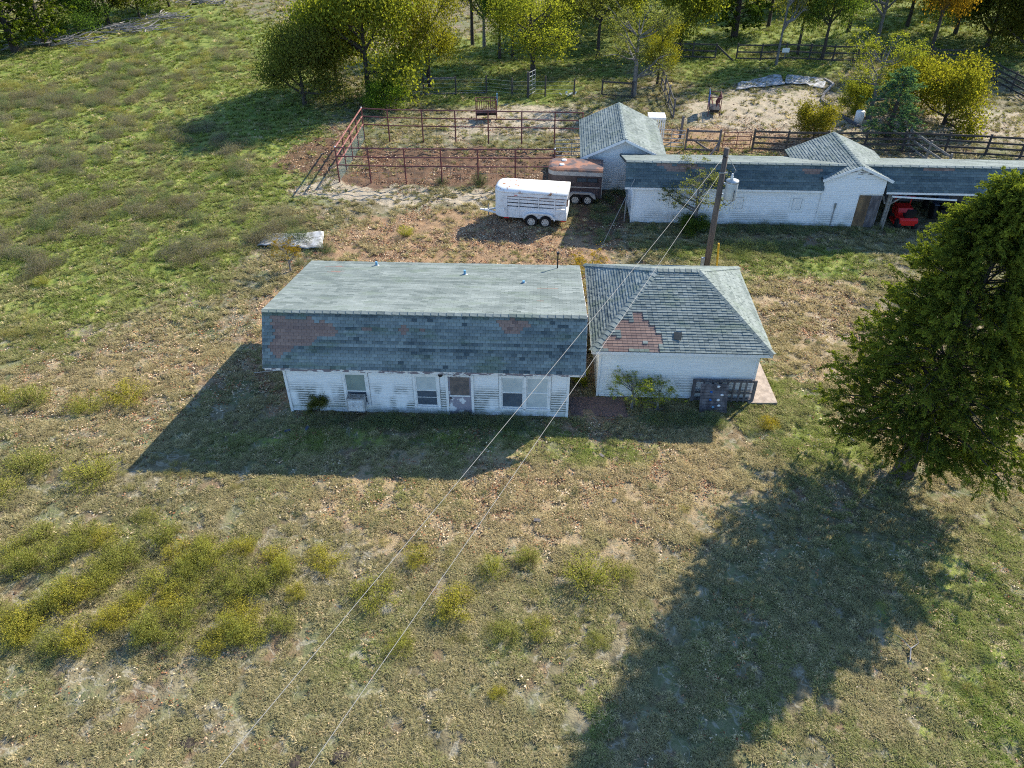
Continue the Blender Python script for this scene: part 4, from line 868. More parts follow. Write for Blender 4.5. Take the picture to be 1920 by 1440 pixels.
def tree_meshes(seed, H, spread, nl, ln, mk, fork=.3, limbs=7, bare=False, clump=.55, lean_=0., droop=0.):
    rng = np.random.default_rng(seed); br, ends = grow(seed, H, spread, fork, limbs, lean_, bare)
    b = MB()
    for pts, rad in br: b.tube(pts, rad, 7 if rad[0] > .06 else 4, False)
    tm = b.mesh('trunk', M['bark_grey'] if bare else M['bark'], True)
    wts = rng.random(len(ends))**1.2+.08; wts /= wts.sum(); pick = rng.choice(len(ends), nl, p=wts)
    E3 = np.array([tuple(e[0]) for e in ends]); Rr = np.array([max(.25, e[1]) for e in ends])
    off = rng.normal(size=(nl,3)); off /= np.linalg.norm(off, axis=1, keepdims=True); rad = rng.random((nl,1))**.45
    cs = E3[pick]+off*rad*clump*Rr[pick][:,None]*np.array([[1.15,1.15,.8]]); cs[:,2] -= droop*rng.random(nl)**2
    cs[:,2] = np.maximum(cs[:,2], .15)
    V, F = leaves(cs, ln, ln*.7, rng)
    zrel = cs[:,2]/H; tone = np.clip(rng.normal(.45,.22,nl)+.35*(rng.random(len(ends))[pick]-.5), 0, 1)
    return tm, np_mesh('crown', V, F, M[mk], tone)
VAR = {}
def variant(k):
    if k not in VAR:
        kind, i = k
        if kind == 'full': VAR[k] = tree_meshes(100+i, 8, 3.3, 24000, .19, 'leaf', .10, 17, clump=1.0, droop=.6)
        elif kind == 'airy': VAR[k] = tree_meshes(200+i, 8, 3.0, 13000, .16, 'leaf', .24, 11, clump=.95, droop=.9)
        elif kind == 'twig': VAR[k] = tree_meshes(300+i, 8, 3.0, 7000, .13, 'leaf', .18, 12, bare=True, clump=.8)
        elif kind == 'bush': VAR[k] = tree_meshes(400+i, 3, 1.7, 12000, .12, 'leaf', .05, 17, clump=1.0, droop=.3)
        elif kind == 'conifer': VAR[k] = juniper_meshes(500+i, 8, 2.3, 60, 9, 30, .20, .07)
        V_ = np.zeros(len(VAR[k][1].vertices)*3, np.float32); VAR[k][1].vertices.foreach_get('co', V_); V_ = V_.reshape(-1,3)
        VAR[k] = (*VAR[k], float(np.percentile(V_[:,2], 99)), float(np.percentile(np.hypot(V_[:,0], V_[:,1]), 94)))
    return VAR[k]
def juniper_meshes(seed, H, Rm, nb_, npl, nlf, ln, wd, low=.09, bulge=.28, tight=1.):
    rg = random.Random(seed); rng = np.random.default_rng(seed); b = MB(); b.tube([(0,0,-.2),(.05,0,H*.3),(-.05,0,H*.65),(0,0,H*.97)], [H*.034,H*.022,H*.012,.01], 9, False)
    C_ = []; D_ = []; T_ = []
    def prof(z):
        t = z/H
        return Rm*(min(1, .55+ (t-low)/(bulge-low)*.45) if t < bulge else max(0, (1-t)/(1-bulge))**.72)
    for i in range(nb_):
        t = (i+.5)/nb_; z0 = H*(low+.02+(.95-low)*(t**1.05)); a = i*2.39996+rg.uniform(-.35,.35); L = prof(z0)*rg.uniform(.62,1.08)*(1.16 if rg.random() < .16 else 1); rise = L*(.18+.55*t)*rg.uniform(.6,1.3)
        dirv = Vector((math.cos(a), math.sin(a), 0)); st = Vector((0,0,z0-rise*.6)); e = Vector((0,0,z0))+dirv*L+Vector((0,0,rise*.3-.10*L*(1-t)))
        if e.z < .6: e.z = .6+rg.random()*.3
        mid = st.lerp(e,.55)+Vector((0,0,.08*L)); rr = .012+.014*L
        b.tube([st, mid, e], [rr, rr*.6, rr*.2], 5, False)
        for k in range(npl):
            tt = rg.uniform(.28,1.03)**.8; q = st.lerp(mid, tt*2) if tt < .5 else mid.lerp(e, min(1.1,tt*2-1)); spr = (L*.30*(1.1-tt*.5)+.12)*tight
            q = q+Vector((rg.gauss(0,spr*.6), rg.gauss(0,spr*.6), rg.gauss(0,spr*.45)))
            dv = (dirv*rg.uniform(.3,1.)+Vector((rg.uniform(-.6,.6), rg.uniform(-.6,.6), rg.uniform(-.35,.9)))).normalized(); pL = rg.uniform(.35,.8)*(H/11)**.5
            u_ = rng.random(nlf)**.8; cc = np.array(q)+np.outer(u_*pL, np.array(dv)); cc[:,2] -= .22*pL*u_**2
            cc += rng.normal(size=(nlf,3))*(.085*pL*(1.25-u_))[:,None]*1.3
            C_.append(cc); D_.append(np.tile(np.array(dv), (nlf,1))); T_.append(np.clip(rng.normal(.35+.55*(u_-.4), .14, nlf)+rg.uniform(-.18,.22), 0, 1))  # tone rises along each spray: sunlit tips and shaded inside put into colour
    cs = np.concatenate(C_); V, F = leaves(cs, ln, wd, rng, np.concatenate(D_), .5)
    return b.mesh('trunk', M['bark'], True), np_mesh('crown', V, F, M['juniper'], np.concatenate(T_))
def plant_tree(name, label, cat, loc, kind, H, Rr, col, rz=None, group=None, base=(8,3.0)):
    tm, cm, bh, br_ = variant(kind); t = thing(name, label, cat, (loc[0], loc[1], 0), random.uniform(0,6.28) if rz is None else rz, group)
    t.scale = (Rr/br_, Rr/br_, H/bh)
    link('trunk', tm, t); c_ = link('crown', cm, t); c_.color = (*col, 1); return t
# big juniper beside the yard
jt, jc = juniper_meshes(77, 11.6, 3.4, 230, 17, 100, .108, .034, .125, .25, .62)
jun = thing('juniper_tree', 'large dark green juniper standing at the right edge of the yard', 'juniper', (14.62, 20.9, 0), .4)
link('trunk', jt, jun); link('crown', jc, jun)
OLIVE=(1.1,1.08,.95); YEL=(1.45,1.45,.85); GOLD=(1.35,1.2,.6); GRN=(.8,1.05,.8); GREY=(1.0,1.0,1.25); DARK=(.9,1.,.8); ORANGE=(1.8,1.0,.5); BG=(.9,1.25,3.6)
TREES = [ # px base, py base, py top, half width px, variant, colour, name, label
 (572,196,42,80,('full',0),OLIVE,'oak_tree','olive-green rounded tree at the left edge of the tree clump by the pen'),
 (692,182,-75,118,('full',1),YEL,'oak_tree','tallest yellow-green tree of the clump behind the pen'),
 (632,160,10,70,('full',2),OLIVE,'oak_tree','dull olive tree squeezed between the rounded tree and the tallest tree of the clump'),
 (806,165,-25,74,('airy',0),GOLD,'elm_tree','drooping golden-green tree on the right side of the clump behind the pen'),
 (724,206,150,42,('bush',0),(.9,1.3,.7),'green_bush','low bright green bush at the back left corner of the pipe pen'),
 (886,86,-130,58,('airy',1),OLIVE,'elm_tree','thin-trunked tree directly right of the tall clump'),
 (908,88,-150,52,('twig',0),GREY,'elm_tree','greyish bare-limbed tree with a leaning trunk behind the wire fence'),
 (937,111,-95,46,('airy',2),GRN,'elm_tree','slender dark-trunked green tree just left of the pale willow'),
 (961,109,-85,46,('airy',3),OLIVE,'elm_tree','slim tree standing close behind the pale willow'),
 (998,142,-30,92,('airy',0),YEL,'willow_tree','pale yellow-green willow with forked trunk behind the mesh gate'),
 (1068,70,-110,62,('full',2),OLIVE,'elm_tree','olive tree behind the willow near the top edge'),
 (1120,112,-60,58,('airy',1),OLIVE,'elm_tree','loose olive tree left of the grey twiggy tree'),
 (1188,182,-2,78,('twig',1),GREY,'elm_tree','grey twiggy half-bare tree behind the gable shed'),
 (1232,158,40,40,('airy',2),GOLD,'elm_tree','small golden tree leaning over the grey board fence'),
 (1275,92,-110,80,('full',0),YEL,'oak_tree','broad yellow-green tree beyond the short far fence'),
 (1180,60,-150,70,('full',1),YEL,'oak_tree','tall leafy tree at the top edge above the shed'),
 (1376,70,-160,60,('conifer',0),(.6,.75,.8),'cedar_tree','dark cedar at the top edge between the yellow trees'),
 (1440,52,-160,58,('airy',2),GOLD,'oak_tree','golden tree at the top edge behind the far fence'),
 (1455,122,-230,40,('twig',2),GREY,'bare_tree','tall bare tree leaning right over the arena'),
 (1494,104,-120,52,('airy',3),OLIVE,'elm_tree','dark-trunked tree with a fork just right of the tall bare tree'),
 (1540,114,-100,56,('airy',0),GRN,'elm_tree','slanting green tree behind the far dark fence'),
 (1590,60,-140,58,('airy',1),GRN,'oak_tree','dense green tree at the top edge behind the slanting tree'),
 (1642,84,-150,62,('twig',0),OLIVE,'elm_tree','upright dark-limbed tree above the gold bush'),
 (1700,50,-140,60,('airy',0),DARK,'oak_tree','dark dense tree at the top edge right of the dark-limbed tree'),
 (1738,120,-120,62,('airy',1),ORANGE,'elm_tree','orange-leaved tree at the corner of the far paddock fence'),
 (1790,64,-140,76,('full',2),DARK,'oak_tree','shadowy dark green tree behind the orange-leaved tree'),
 (1850,90,-110,80,('full',0),(.6,.7,.6),'oak_tree','broad dark tree behind the fence corner at top right'),
 (1925,110,-90,90,('full',1),(.75,.7,.5),'oak_tree','brownish dark tree in the top right corner of the picture'),
 (1900,60,-160,90,('airy',2),GOLD,'elm_tree','yellowing tree peeking above the dark trees at top right'),
 (1768,235,112,78,('bush',1),GOLD,'golden_bush','wide golden bush on the arena edge right of the blue-green juniper'),
 (1628,222,58,72,('twig',1),YEL,'elm_tree','thin gold-olive small tree left of the golden bush'),
 (1662,262,130,52,('conifer',1),BG,'blue_juniper','blue-green juniper standing in the arena edge'),
 (1700,205,100,60,('bush',0),GOLD,'golden_bush','upright golden bush behind the blue-green juniper'),
 (1524,262,192,40,('bush',2),(1.3,1.1,.6),'small_bush','small yellow-olive bush at the black fence'),
 (1600,215,150,34,('bush',1),YEL,'small_bush','small yellow bush at the left foot of the blue-green juniper'),
 (30,98,-130,66,('conifer',2),(.75,.85,.6),'cedar_tree','dark cedar in the top left corner of the picture'),
 (88,86,-90,54,('conifer',0),(.85,.95,.55),'cedar_tree','second dark cedar standing right of the corner cedar'),
 (148,66,-60,54,('full',1),(.5,.8,.75),'oak_tree','dark bluish-green tree behind the left brush pile'),
 (205,46,-80,56,('full',0),(.8,.85,.6),'oak_tree','olive tree above the bleached brush pile'),
 (262,34,-80,52,('full',2),(.7,.9,.6),'oak_tree','green tree at the top edge near the small brush pile'),
 (318,14,-90,50,('full',1),(.8,.9,.6),'oak_tree','rightmost tree of the wood edge at top left'),
 (-50,110,-140,70,('conifer',1),(.75,.85,.6),'cedar_tree','cedar cut by the left picture edge beside the corner cedar'),
 (60,40,-160,70,('full',2),(1.,.8,.4),'oak_tree','brown-gold tree behind the two corner cedars'),
 (1120,30,-150,70,('full',0),OLIVE,'oak_tree','olive tree far back between the willow and the yellow trees'),
]
for px, py, pt, hw, kind, col, nm, lab in TREES:
    q = at(px, py); H_ = atY(px, max(pt, -170), q[1])[2]; Rr = hw/ppm((q[0], q[1], H_*.5)); plant_tree(nm, lab, 'bush' if 'bush' in nm else 'tree', q, kind, H_, Rr, col)
# dense far wood behind the paddock
far = [((x+random.uniform(-30,30)), random.uniform(-25,22)) for x in range(1330, 2120, 60)]
for i, (px, py) in enumerate(far):
    q = at(px, py); plant_tree('wood_tree', 'dark tree of the dense wood behind the far paddock fence', 'tree', q, ('full' if i % 2 else 'airy', i % 3), random.uniform(8,11), random.uniform(3.2,4.5), random.choice((DARK,(.7,.8,.6),(.9,.85,.55),(.6,.7,.6))), group='trees of the wood behind the paddock')
# sapling in front of the barn and bushes by the garage
def small(nm, lab, px, py, kind, H_, Rr, col): return plant_tree(nm, lab, 'bush', at(px, py), kind, H_, Rr, col)
small('bare_sapling', 'half-bare grey sapling growing against the barn wall', 1302, 427, ('twig',2), 4.0, 2.2, (1.1,1.1,1.5))
small('green_bush', 'bright yellow-green bush in front of the garage wall', 1184, 766, ('twig',0), 1.75, 1.05, (2.1,2.2,1.1))
small('green_bush', 'lower yellow-green bush right of the one at the garage wall', 1232, 768, ('twig',1), 1.3, .8, (2.1,2.1,1.0))
small('green_bush', 'dark green bush at the foot of the half-bare sapling', 1298, 432, ('bush',1), .9, 1.1, (.7,.95,.7))
small('orange_bush', 'orange-yellow autumn bush at the back left corner of the house', 545, 508, ('twig',0), 2.0, .8, (1.9,1.2,.5))
small('green_bush', 'dark weed bush in front of the house wall below the left window', 600, 772, ('bush',1), 1.0, .55, (.8,.8,.8))
small('yellow_bush', 'tiny yellow bush between the house and the garage', 1085, 722, ('bush',2), 1.0, .35, (2.2,1.9,.6))
small('orange_bush', 'narrow orange sapling in the gap behind house and garage', 1100, 560, ('twig',1), 2.6, .9, (2.2,1.4,.7))
# ---------------------------------------------------------------- broomweed and grey weeds
def weed_mesh(seed, H, Rr, nst, nlf, ln, mk, upr=.6):
    rng = np.random.default_rng(seed); b = MB(); rg = random.Random(seed); tips = []
    for i in range(nst):
        a = rg.uniform(0,6.28); r_ = Rr*math.sqrt(rg.random()); h = H*(1-.55*(r_/Rr)**2)*rg.uniform(.7,1.05); p0 = Vector((math.cos(a)*r_*.3, math.sin(a)*r_*.3, 0)); e = Vector((math.cos(a)*r_, math.sin(a)*r_, h))
        b.tube([p0, p0.lerp(e,.5)+Vector((0,0,.06)), e], [.008,.006,.003], 3, False); tips.append((p0, e))
    k = rng.integers(0, nst, nlf); t = rng.random((nlf,1))**.55; P0 = np.array([tuple(x[0]) for x in tips])[k]; E3 = np.array([tuple(x[1]) for x in tips])[k]
    cs = P0+(E3-P0)*t+rng.normal(size=(nlf,3))*Rr*.11; cs[:,2] = np.maximum(cs[:,2], .02)
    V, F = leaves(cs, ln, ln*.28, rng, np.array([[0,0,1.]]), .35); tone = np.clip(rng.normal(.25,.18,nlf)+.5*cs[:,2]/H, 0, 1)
    return b.mesh('stem', M['weed'] if mk == 'weed' else M['broom']), np_mesh('foliage', V, F, M[mk], tone)
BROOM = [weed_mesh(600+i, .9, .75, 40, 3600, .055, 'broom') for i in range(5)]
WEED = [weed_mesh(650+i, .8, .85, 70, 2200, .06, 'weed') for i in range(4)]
def put_weed(bank, i, px, py, r_m, h_m, col, nm, lab, group=None):
    q = at(px, py); sm_, fm = bank[i % len(bank)]; bh, br_ = (.9,.75) if bank is BROOM else (.8,.85)
    t = thing(nm, lab, 'shrub', (q[0], q[1], float(gz(q[0], q[1]))-.02), random.uniform(0,6.28), group); t.scale = (r_m/br_, r_m/br_, h_m/bh)
    link('stem', sm_, t).color = (*[c*.8 for c in col], 1); link('foliage', fm, t).color = (*col, 1)
Y1 = (1.12,1.08,.9); Y2 = (1.3,1.15,.75); Y3 = (.95,.95,.95)
SHR = [ # standout bushes
 (1105,1095,1.0,1.0,Y1,'largest bright yellow-green broomweed bush right of the power cables'),
 (855,1140,.85,.8,Y2,'round yellow broomweed bush between the two power cables'),
 (705,1120,.9,.75,Y1,'yellow-green broomweed bush under the upper power cable'),
 (925,1075,.6,.7,Y1,'narrow broomweed bush above the round yellow one'),
 (990,1060,.6,.65,Y3,'olive broomweed bush left of the largest bright one'),
 (1170,1085,.5,.5,Y3,'small olive bush on the right of the largest bright one'),
 (950,1195,.6,.5,Y3,'pale low broomweed tuft left of a paler twin below the largest bush'),
 (1010,1185,.55,.55,Y1,'pale broomweed tuft nearest below the largest bright bush'),
 (750,1215,.55,.5,Y1,'solitary broomweed tuft beside the lower power cable'),
 (935,1310,.35,.4,Y2,'tiny yellow tuft alone low in the middle of the picture'),
 (785,1050,.6,.6,Y2,'yellow tuft above the bush under the upper cable'),
 (610,1055,.8,.6,Y2,'tawny yellow bush at the right end of the dense broomweed patch'),
 (1115,1210,.4,.35,Y3,'faint olive tuft beside the tree shadow edge'),
 (1440,800,.5,.5,(1.3,1.0,.5),'golden weed bush off the corner of the concrete slab'),
 (165,760,.95,.6,Y1,'left bush of the yellow pair beside the shadow of the house'),
 (240,745,1.1,.7,Y2,'bright yellow bush of the pair nearest the shadow of the house'),
 (65,755,1.0,.8,Y3,'dark yellow bush near the left picture edge level with the house wall'),
 (5,750,.8,.6,Y1,'yellow bush cut by the left picture edge level with the house wall'),
 (175,895,1.15,.85,Y1,'bright clump right of the left-edge bushes below the house shadow'),
 (55,885,1.2,.8,Y3,'broad olive clump near the left edge below the house shadow'),
 (-5,930,1.0,.7,Y1,'yellow clump cut by the left edge below the house shadow'),
 (760,440,.55,.7,(1.3,1.25,.7),'pale yellow weed in the red dirt left of the white trailer'),
 (80,535,.5,.5,Y1,'lone yellow tuft in the green field at the far left'),
 (280,970,.6,.4,Y3,'low faded tuft above the dense broomweed patch'),
]
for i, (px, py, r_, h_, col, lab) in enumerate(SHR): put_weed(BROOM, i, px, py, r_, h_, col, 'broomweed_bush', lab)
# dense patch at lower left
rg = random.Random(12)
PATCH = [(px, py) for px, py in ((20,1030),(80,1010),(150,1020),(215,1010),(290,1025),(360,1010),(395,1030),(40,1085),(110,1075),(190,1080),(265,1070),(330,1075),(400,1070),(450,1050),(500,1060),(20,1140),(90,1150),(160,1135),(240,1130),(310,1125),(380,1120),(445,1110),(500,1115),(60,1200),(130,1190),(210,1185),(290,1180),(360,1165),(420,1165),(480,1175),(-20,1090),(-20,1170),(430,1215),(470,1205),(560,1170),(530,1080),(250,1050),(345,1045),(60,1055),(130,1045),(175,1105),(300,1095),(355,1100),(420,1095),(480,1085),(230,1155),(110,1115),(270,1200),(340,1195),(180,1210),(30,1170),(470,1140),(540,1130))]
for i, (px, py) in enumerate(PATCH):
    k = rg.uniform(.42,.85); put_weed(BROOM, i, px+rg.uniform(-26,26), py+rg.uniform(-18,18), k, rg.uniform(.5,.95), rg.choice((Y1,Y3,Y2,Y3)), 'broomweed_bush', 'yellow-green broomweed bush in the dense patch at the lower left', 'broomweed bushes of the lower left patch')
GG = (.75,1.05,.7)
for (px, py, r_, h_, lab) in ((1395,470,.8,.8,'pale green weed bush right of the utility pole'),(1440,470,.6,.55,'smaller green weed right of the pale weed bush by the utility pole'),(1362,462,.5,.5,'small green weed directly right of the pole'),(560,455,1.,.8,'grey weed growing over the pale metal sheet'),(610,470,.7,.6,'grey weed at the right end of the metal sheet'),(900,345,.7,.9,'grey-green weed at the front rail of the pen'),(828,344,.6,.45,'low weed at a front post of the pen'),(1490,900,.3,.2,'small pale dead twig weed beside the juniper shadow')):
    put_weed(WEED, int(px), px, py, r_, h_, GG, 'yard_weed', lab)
for (px, py, r_, lab) in ((352,1392,.28,'black soil heap in the dry grass at the lower left'),(640,1424,.3,'scattered dark dung at the bottom picture edge'),(548,1428,.26,'dark burrow heap at the bottom edge left of the dung')):
    q = at(px, py); t = thing('soil_heap', lab, 'soil heap', (q[0], q[1], float(gz(q[0], q[1]))))
    for k in range(7):
        a = k*2.4; rr = r_*random.uniform(.3,.55); x, y = math.cos(a)*r_*.5*(k>0), math.sin(a)*r_*.4*(k>0); MB().lathe([(rr,-.03),(rr*.9,rr*.25),(rr*.5,rr*.45),(rr*.1,rr*.5)], 8, (x,y,0)).build('clod', M['dung'], t, True)
for i, (px, py, lab) in enumerate(((1007,979,'grey shingle fragment lying in the grass beside the lower cable'),(1152,940,'grey shingle fragment lying right of centre before the garage'),(1128,856,'grey shingle fragment at the shadow edge before the garage'),(540,810,'dark blue shingle fragment in the house shadow at left'),(576,806,'dark blue shingle fragment right of the leftmost one in the house shadow'))):
    q = at(px, py); b = MB().box(-.12,.12,-.06,.06,.0,.02).build('shingle_fragment', M['wood_grey'] if i < 3 else M['shingle_slate']); b.location = (q[0], q[1], float(gz(q[0], q[1]))+.06); b.rotation_euler = (.1,.12,i*1.1); tag(b, lab, 'shingle')
def twig(px, py, L, a, lab):
    q = Vector(at(px, py)); q.z = float(gz(q.x, q.y))+.05; t = thing('fallen_branch', lab, 'branch', q, a)
    MB().tube([(0,0,0),(L*.35,.1,.06),(L*.7,-.03,.05),(L,.16,.03)], [.022,.018,.012,.005], 5).build('limb', M['deadwood'], t); MB().tube([(L*.35,.1,.06),(L*.55,.4,.05),(L*.6,.6,.02)], [.014,.01,.004], 5).build('side_twig', M['deadwood'], t)
twig(1705,1240, 1.0, .9, 'pale curved fallen branch in the grass at the lower right'); twig(1600,830,1.0,1.9,'bare pale branch sticking out left of the juniper trunk')
# ---------------------------------------------------------------- grass, clods as stuff (instanced on scattered points)
def tuft_mesh(seed, n_, h, r_, wd):
    rng = np.random.default_rng(seed); V = []; F = []; T = []
    for i in range(n_):
        a = rng.uniform(0,6.28); b0 = np.array([math.cos(a),math.sin(a),0])*r_*.35*rng.random(); out = np.array([math.cos(a),math.sin(a),0]); s_ = np.array([-out[1],out[0],0])*wd*rng.uniform(.6,1.2); hh = h*rng.uniform(.5,1.1); l_ = r_*rng.uniform(.4,1.2)
        m_ = b0+out*l_*.4+np.array([0,0,hh*.7]); e = b0+out*l_+np.array([0,0,hh*rng.uniform(.6,1.)])
        k = len(V); V += [b0-s_, b0+s_, m_+s_*.7, m_-s_*.7, e]; F += [(k,k+1,k+2),(k,k+2,k+3),(k+3,k+2,k+4)]; T += [rng.random()]*3
    return V, F, T
def scatter(name, label, cat, pts, scl, rot, tint, idx, protos, mat_):
    me = bpy.data.meshes.new(name); me.vertices.add(len(pts)); me.vertices.foreach_set('co', pts.astype(np.float32).ravel())
    for nm, ty, v in (('scl','FLOAT',scl),('rot','FLOAT',rot)): me.attributes.new(nm, ty, 'POINT').data.foreach_set('value', v.astype(np.float32))
    me.attributes.new('idx','INT','POINT').data.foreach_set('value', idx.astype(np.int32))
    me.attributes.new('tint','FLOAT_VECTOR','POINT').data.foreach_set('vector', tint.astype(np.float32).ravel())
    me.materials.append(mat_); o = link(name, me); stuff(o, label, cat)
    g = bpy.data.node_groups.new(name, 'GeometryNodeTree'); g.interface.new_socket('Geometry', in_out='INPUT', socket_type='NodeSocketGeometry'); g.interface.new_socket('Geometry', in_out='OUTPUT', socket_type='NodeSocketGeometry')
    N_ = g.nodes; gi = N_.new('NodeGroupInput'); go = N_.new('NodeGroupOutput'); iop = N_.new('GeometryNodeInstanceOnPoints'); jn = N_.new('GeometryNodeJoinGeometry')
    for po in protos:
        oi = N_.new('GeometryNodeObjectInfo'); oi.inputs['Object'].default_value = po; oi.inputs['As Instance'].default_value = True; g.links.new(oi.outputs['Geometry'], jn.inputs[0])
    def na(nm, ty):
        x = N_.new('GeometryNodeInputNamedAttribute'); x.data_type = ty; x.inputs['Name'].default_value = nm; return x.outputs['Attribute']
    cx = N_.new('ShaderNodeCombineXYZ'); g.links.new(na('rot','FLOAT'), cx.inputs['Z'])
    g.links.new(gi.outputs[0], iop.inputs['Points']); g.links.new(jn.outputs[0], iop.inputs['Instance']); iop.inputs['Pick Instance'].default_value = True
    g.links.new(na('idx','INT'), iop.inputs['Instance Index']); g.links.new(na('scl','FLOAT'), iop.inputs['Scale'])
    e2r = N_.new('FunctionNodeEulerToRotation'); g.links.new(cx.outputs[0], e2r.inputs[0]); g.links.new(e2r.outputs[0], iop.inputs['Rotation'])
    g.links.new(iop.outputs[0], go.inputs[0]); md = o.modifiers.new('scatter', 'NODES'); md.node_group = g
    return o
def proto(name, V, F, T, m):
    return bpy.data.objects.new(name, np_mesh(name, np.array(V), np.array(F), m, T))
GP = [proto('grass_tuft', *tuft_mesh(700+i, 22, .10, .14, .008), M['grass']) for i in range(5)]
blocked = []
for o_, l_, d_ in ((house,HL,HD),(gar,GL_,GD),(shed,SW,SD),(barn,BLO,4.3)): blocked.append((o_.location.x, o_.location.y, o_.rotation_euler.z, l_, d_))
def free(x, y, pad=.02):
    ok = np.ones(len(x), bool)
    for bx, by, a, l_, d_ in blocked:
        c_, s_ = math.cos(-a), math.sin(-a); u = (x-bx)*c_-(y-by)*s_; v = (x-bx)*s_+(y-by)*c_; ok &= ~((u > -pad) & (u < l_+pad) & (v > -pad) & (v < d_+pad))
    ok &= ~((x > 9.8) & (x < 11.1) & (y > 25) & (y < 27.95)); ok &= ~((x > 2.25) & (x < 4.75) & (y > 24.2) & (y < 25.5))
    return ok
def ground_pts(n_, y0, y1, rng, pw=1.):
    y = y0+(y1-y0)*rng.random(n_)**pw; hw = 8+y*.66; x = (rng.random(n_)*2-1)*hw; return x, y
rng = np.random.default_rng(55); X_ = []; Y_ = []; S_ = []
for n_, y0, y1, s0 in ((210000,6,30,.85),(100000,30,52,1.25),(60000,52,84,1.7),(30000,84,125,2.4)):
    x, y = ground_pts(n_, y0, y1, rng, .85); X_.append(x); Y_.append(y); S_.append(np.full(n_, s0))
x = np.concatenate(X_); y = np.concatenate(Y_); s = np.concatenate(S_); ok = free(x, y); x, y, s = x[ok], y[ok], s[ok]
zz = zones(x, y); dens = np.clip(1.15*sstep(.34,.60,fbm(x, y, .55, 140, 3))*(.55+.9*(fbm(x, y, 3.0, 141, 2)-.2))+.22*zz['green']-.7*zz['red']-.15*zz['straw']-.8*zz['sand']-.95*zz['dark'], .02, 1)
keep = rng.random(len(x)) < dens; x, y, s = x[keep], y[keep], s[keep]; zz = {k: v[keep] for k, v in zz.items()}
nz = fbm(x, y, 2.5, 150, 3)[:,None]; rn = rng.random((len(x),1))
dry = np.array([[.345,.288,.156]])*(1-nz)+np.array([[.200,.208,.090]])*nz; grn = np.array([[.110,.190,.022]])*(1-nz)+np.array([[.225,.275,.050]])*nz; tan = np.array([[.58,.43,.25]]); straw = np.array([[.56,.46,.27]])
gm = np.clip(zz['green']*1.25-rn[:,0]*.45+1.1*(fbm(x, y, 2.2, 160, 3)-.42)*2*(1-.5*zz['straw']), 0, 1)[:,None]; st_ = np.clip(zz['straw']+.6*zz['red'], 0, 1)[:,None]*.7; tint = (dry*(1-st_)+tan*st_)*(1-gm)+grn*gm; tint = np.where(rng.random((len(x),1)) < .15-.10*zz['green'][:,None], straw, tint)*rng.uniform(.5,1.45,(len(x),1))
pts = np.stack([x, y, gz(x, y)-.01], 1)
scatter('pasture_grass', 'short dry and green pasture grass covering the ground', 'grass', pts, s*rng.uniform(.6,1.5,len(x)), rng.uniform(0,6.28,len(x)), tint, rng.integers(0,5,len(x)), GP, M['grass'])
# soil clods
def clod_mesh(seed):
    bm = bmesh.new(); bmesh.ops.create_icosphere(bm, subdivisions=1, radius=.05); rg_ = random.Random(seed)
    for v in bm.verts: v.co *= rg_.uniform(.65,1.2); v.co.z *= .6
    me = bpy.data.meshes.new('clod'); bm.to_mesh(me); bm.free(); me.materials.append(M['clod']); return bpy.data.objects.new('clod', me)
nn = NT('soil_clod_tinted'); nn.base(nn.attr('tint','INSTANCER','Color'), .95, 0, .1); M['clod'] = nn.m
CP = [clod_mesh(i) for i in range(4)]
x, y = ground_pts(90000, 8, 70, rng, .8); zz = zones(x, y); w_ = np.clip(zz['dark']+.55*zz['red']+.25*zz['sand']+.03, 0, 1)*sstep(.4,.62,fbm(x, y, .9, 170, 3)); ok = free(x, y) & (rng.random(len(x)) < w_*.8); x, y = x[ok], y[ok]
rr = rng.random((len(x),1)); tint = np.where(rr < .75, np.array([[.10,.065,.045]]), np.array([[.26,.18,.12]]))*rng.uniform(.6,1.3,(len(x),1))
scatter('soil_clods', 'loose dark soil clods trampled over the bare ground', 'soil', np.stack([x, y, gz(x, y)+.005], 1), rng.uniform(.3,.9,len(x))*(1+y/90), rng.uniform(0,6.28,len(x)), tint, rng.integers(0,4,len(x)), CP, M['clod'])
# dry weeds and broomweed too many to count: field and wall foot
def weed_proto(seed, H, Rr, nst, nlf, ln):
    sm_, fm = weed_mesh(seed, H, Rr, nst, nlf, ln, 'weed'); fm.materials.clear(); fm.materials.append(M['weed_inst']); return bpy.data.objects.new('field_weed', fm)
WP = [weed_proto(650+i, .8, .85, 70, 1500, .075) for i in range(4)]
W_ = []
def blob(cx, cy, sx, sy, num, tints, s0, s1):
    for k in range(num):
        px, py = rg.gauss(cx, sx*.6), rg.gauss(cy, sy*.6)
        if px < -120 or py < -20 or (px > 470 and py < 230 and px < 640): continue
        q = at(px, py); c_ = rg.choice(tints); j = rg.uniform(.8,1.2); W_.append((q[0], q[1], rg.uniform(s0, s1), tuple(v*j for v in c_)))
GREY_ = [(.135,.12,.10),(.18,.155,.125),(.12,.125,.085),(.15,.12,.09)]; YE_ = [(.30,.27,.06),(.25,.24,.065),(.33,.28,.07)]; GN_ = [(.10,.16,.06),(.12,.18,.09),(.13,.17,.05)]
for a in ((150,185,150,24,130),(260,150,100,22,70),(40,210,70,26,60),(420,300,90,40,40),(300,380,130,40,50),(120,400,120,40,45),(240,250,130,30,50),(430,90,70,40,40),(520,440,70,26,30),(100,300,110,30,45),(350,470,130,30,30),(60,480,80,50,25),(330,60,90,30,40),(200,110,120,30,40)): blob(*a, GREY_+GN_[:1], .35, 1.05)
for a in ((70,165,90,22,26),(200,90,160,30,30),(40,240,60,40,16),(380,130,80,50,26),(250,215,120,50,16),(480,40,60,30,16),(60,640,70,20,8)): blob(*a, YE_, .35, .9)
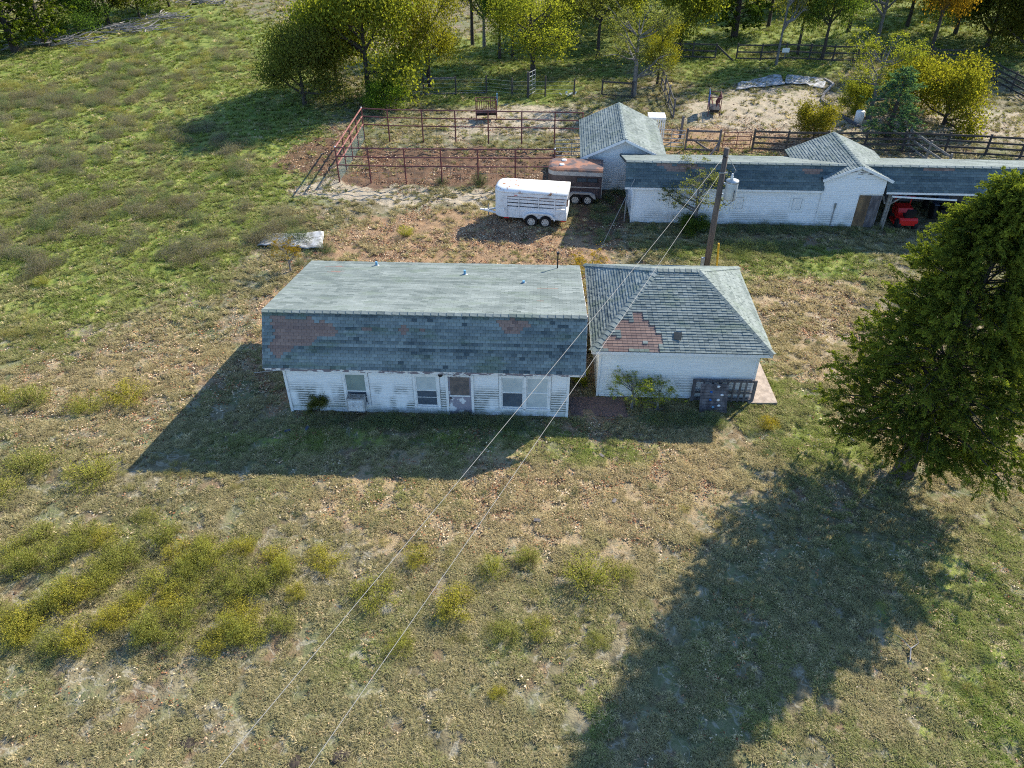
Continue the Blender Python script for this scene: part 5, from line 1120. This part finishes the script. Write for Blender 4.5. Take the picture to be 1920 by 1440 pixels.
for a in ((1440,432,170,7,110),(800,794,190,8,110),(1280,790,70,10,30),(1420,470,140,14,24),(1130,410,40,40,36),(1100,150,130,18,40),(1000,170,100,14,30),(860,160,60,20,26),(590,480,40,20,16),(1500,60,300,30,60)): blob(*a, GN_+GREY_[2:3], .25, .6)
for a in ((960,820,260,14,60),(420,480,160,50,40),(1050,900,300,50,70),(1450,830,80,60,50),(1450,620,120,60,40),(800,960,300,60,50),(1750,1150,200,200,50),(900,470,220,20,40)): blob(*a, GN_, .08, .26)
for a in ((700,1060,200,60,26),(300,900,260,50,20),(950,1160,200,60,22),(1300,1000,60,60,8),(1800,1250,120,120,22)): blob(*a, YE_, .1, .35)
xy = np.array([(a[0], a[1]) for a in W_]); ok = free(xy[:,0], xy[:,1], .1); xy = xy[ok]; sc_ = np.array([a[2] for a in W_])[ok]; tt = np.array([a[3] for a in W_])[ok]
scatter('field_weeds', 'dry grey and green weeds growing over the field and along the walls', 'weeds', np.stack([xy[:,0], xy[:,1], gz(xy[:,0], xy[:,1])-.03], 1), sc_, np.random.default_rng(3).uniform(0,6.28,len(sc_)), tt, np.arange(len(sc_)) % 4, WP, M['weed_inst'])
# fallen leaves
def flake(seed):
    rng_ = np.random.default_rng(seed); V, F = leaves(rng_.normal(size=(7,3))*np.array([[.10,.10,.012]])+np.array([[0,0,.02]]), .05, .035, rng_, np.array([[1.,0,0]]), .3)
    V[:,2] = np.abs(V[:,2])*.6+.008; return bpy.data.objects.new('fallen_leaves', np_mesh('fallen_leaves', V, F, M['clod']))
LP = [flake(i) for i in range(4)]
x, y = ground_pts(150000, 9, 62, rng, .85); zz = zones(x, y); w_ = np.clip(.10-.08*zz['green']+.85*zz['straw']+.8*zz['red']+.4*zz['dark']+.3*zz['sand'], 0, 1)*sstep(.36,.6,fbm(x, y, 1.4, 180, 3)); ok = free(x, y) & (rng.random(len(x)) < w_); x, y = x[ok], y[ok]
pal = np.array([(.22,.09,.045),(.36,.17,.085),(.58,.41,.25),(.66,.53,.36),(.05,.038,.03),(.48,.31,.19)]); tint = pal[rng.integers(0,6,len(x))]*rng.uniform(.7,1.2,(len(x),1))
scatter('leaf_litter', 'brown and tan fallen leaves strewn over the ground around the buildings', 'leaves', np.stack([x, y, gz(x, y)+.01], 1), rng.uniform(.7,1.6,len(x))*(.95+y/80), rng.uniform(0,6.28,len(x)), tint, rng.integers(0,4,len(x)), LP, M['clod'])
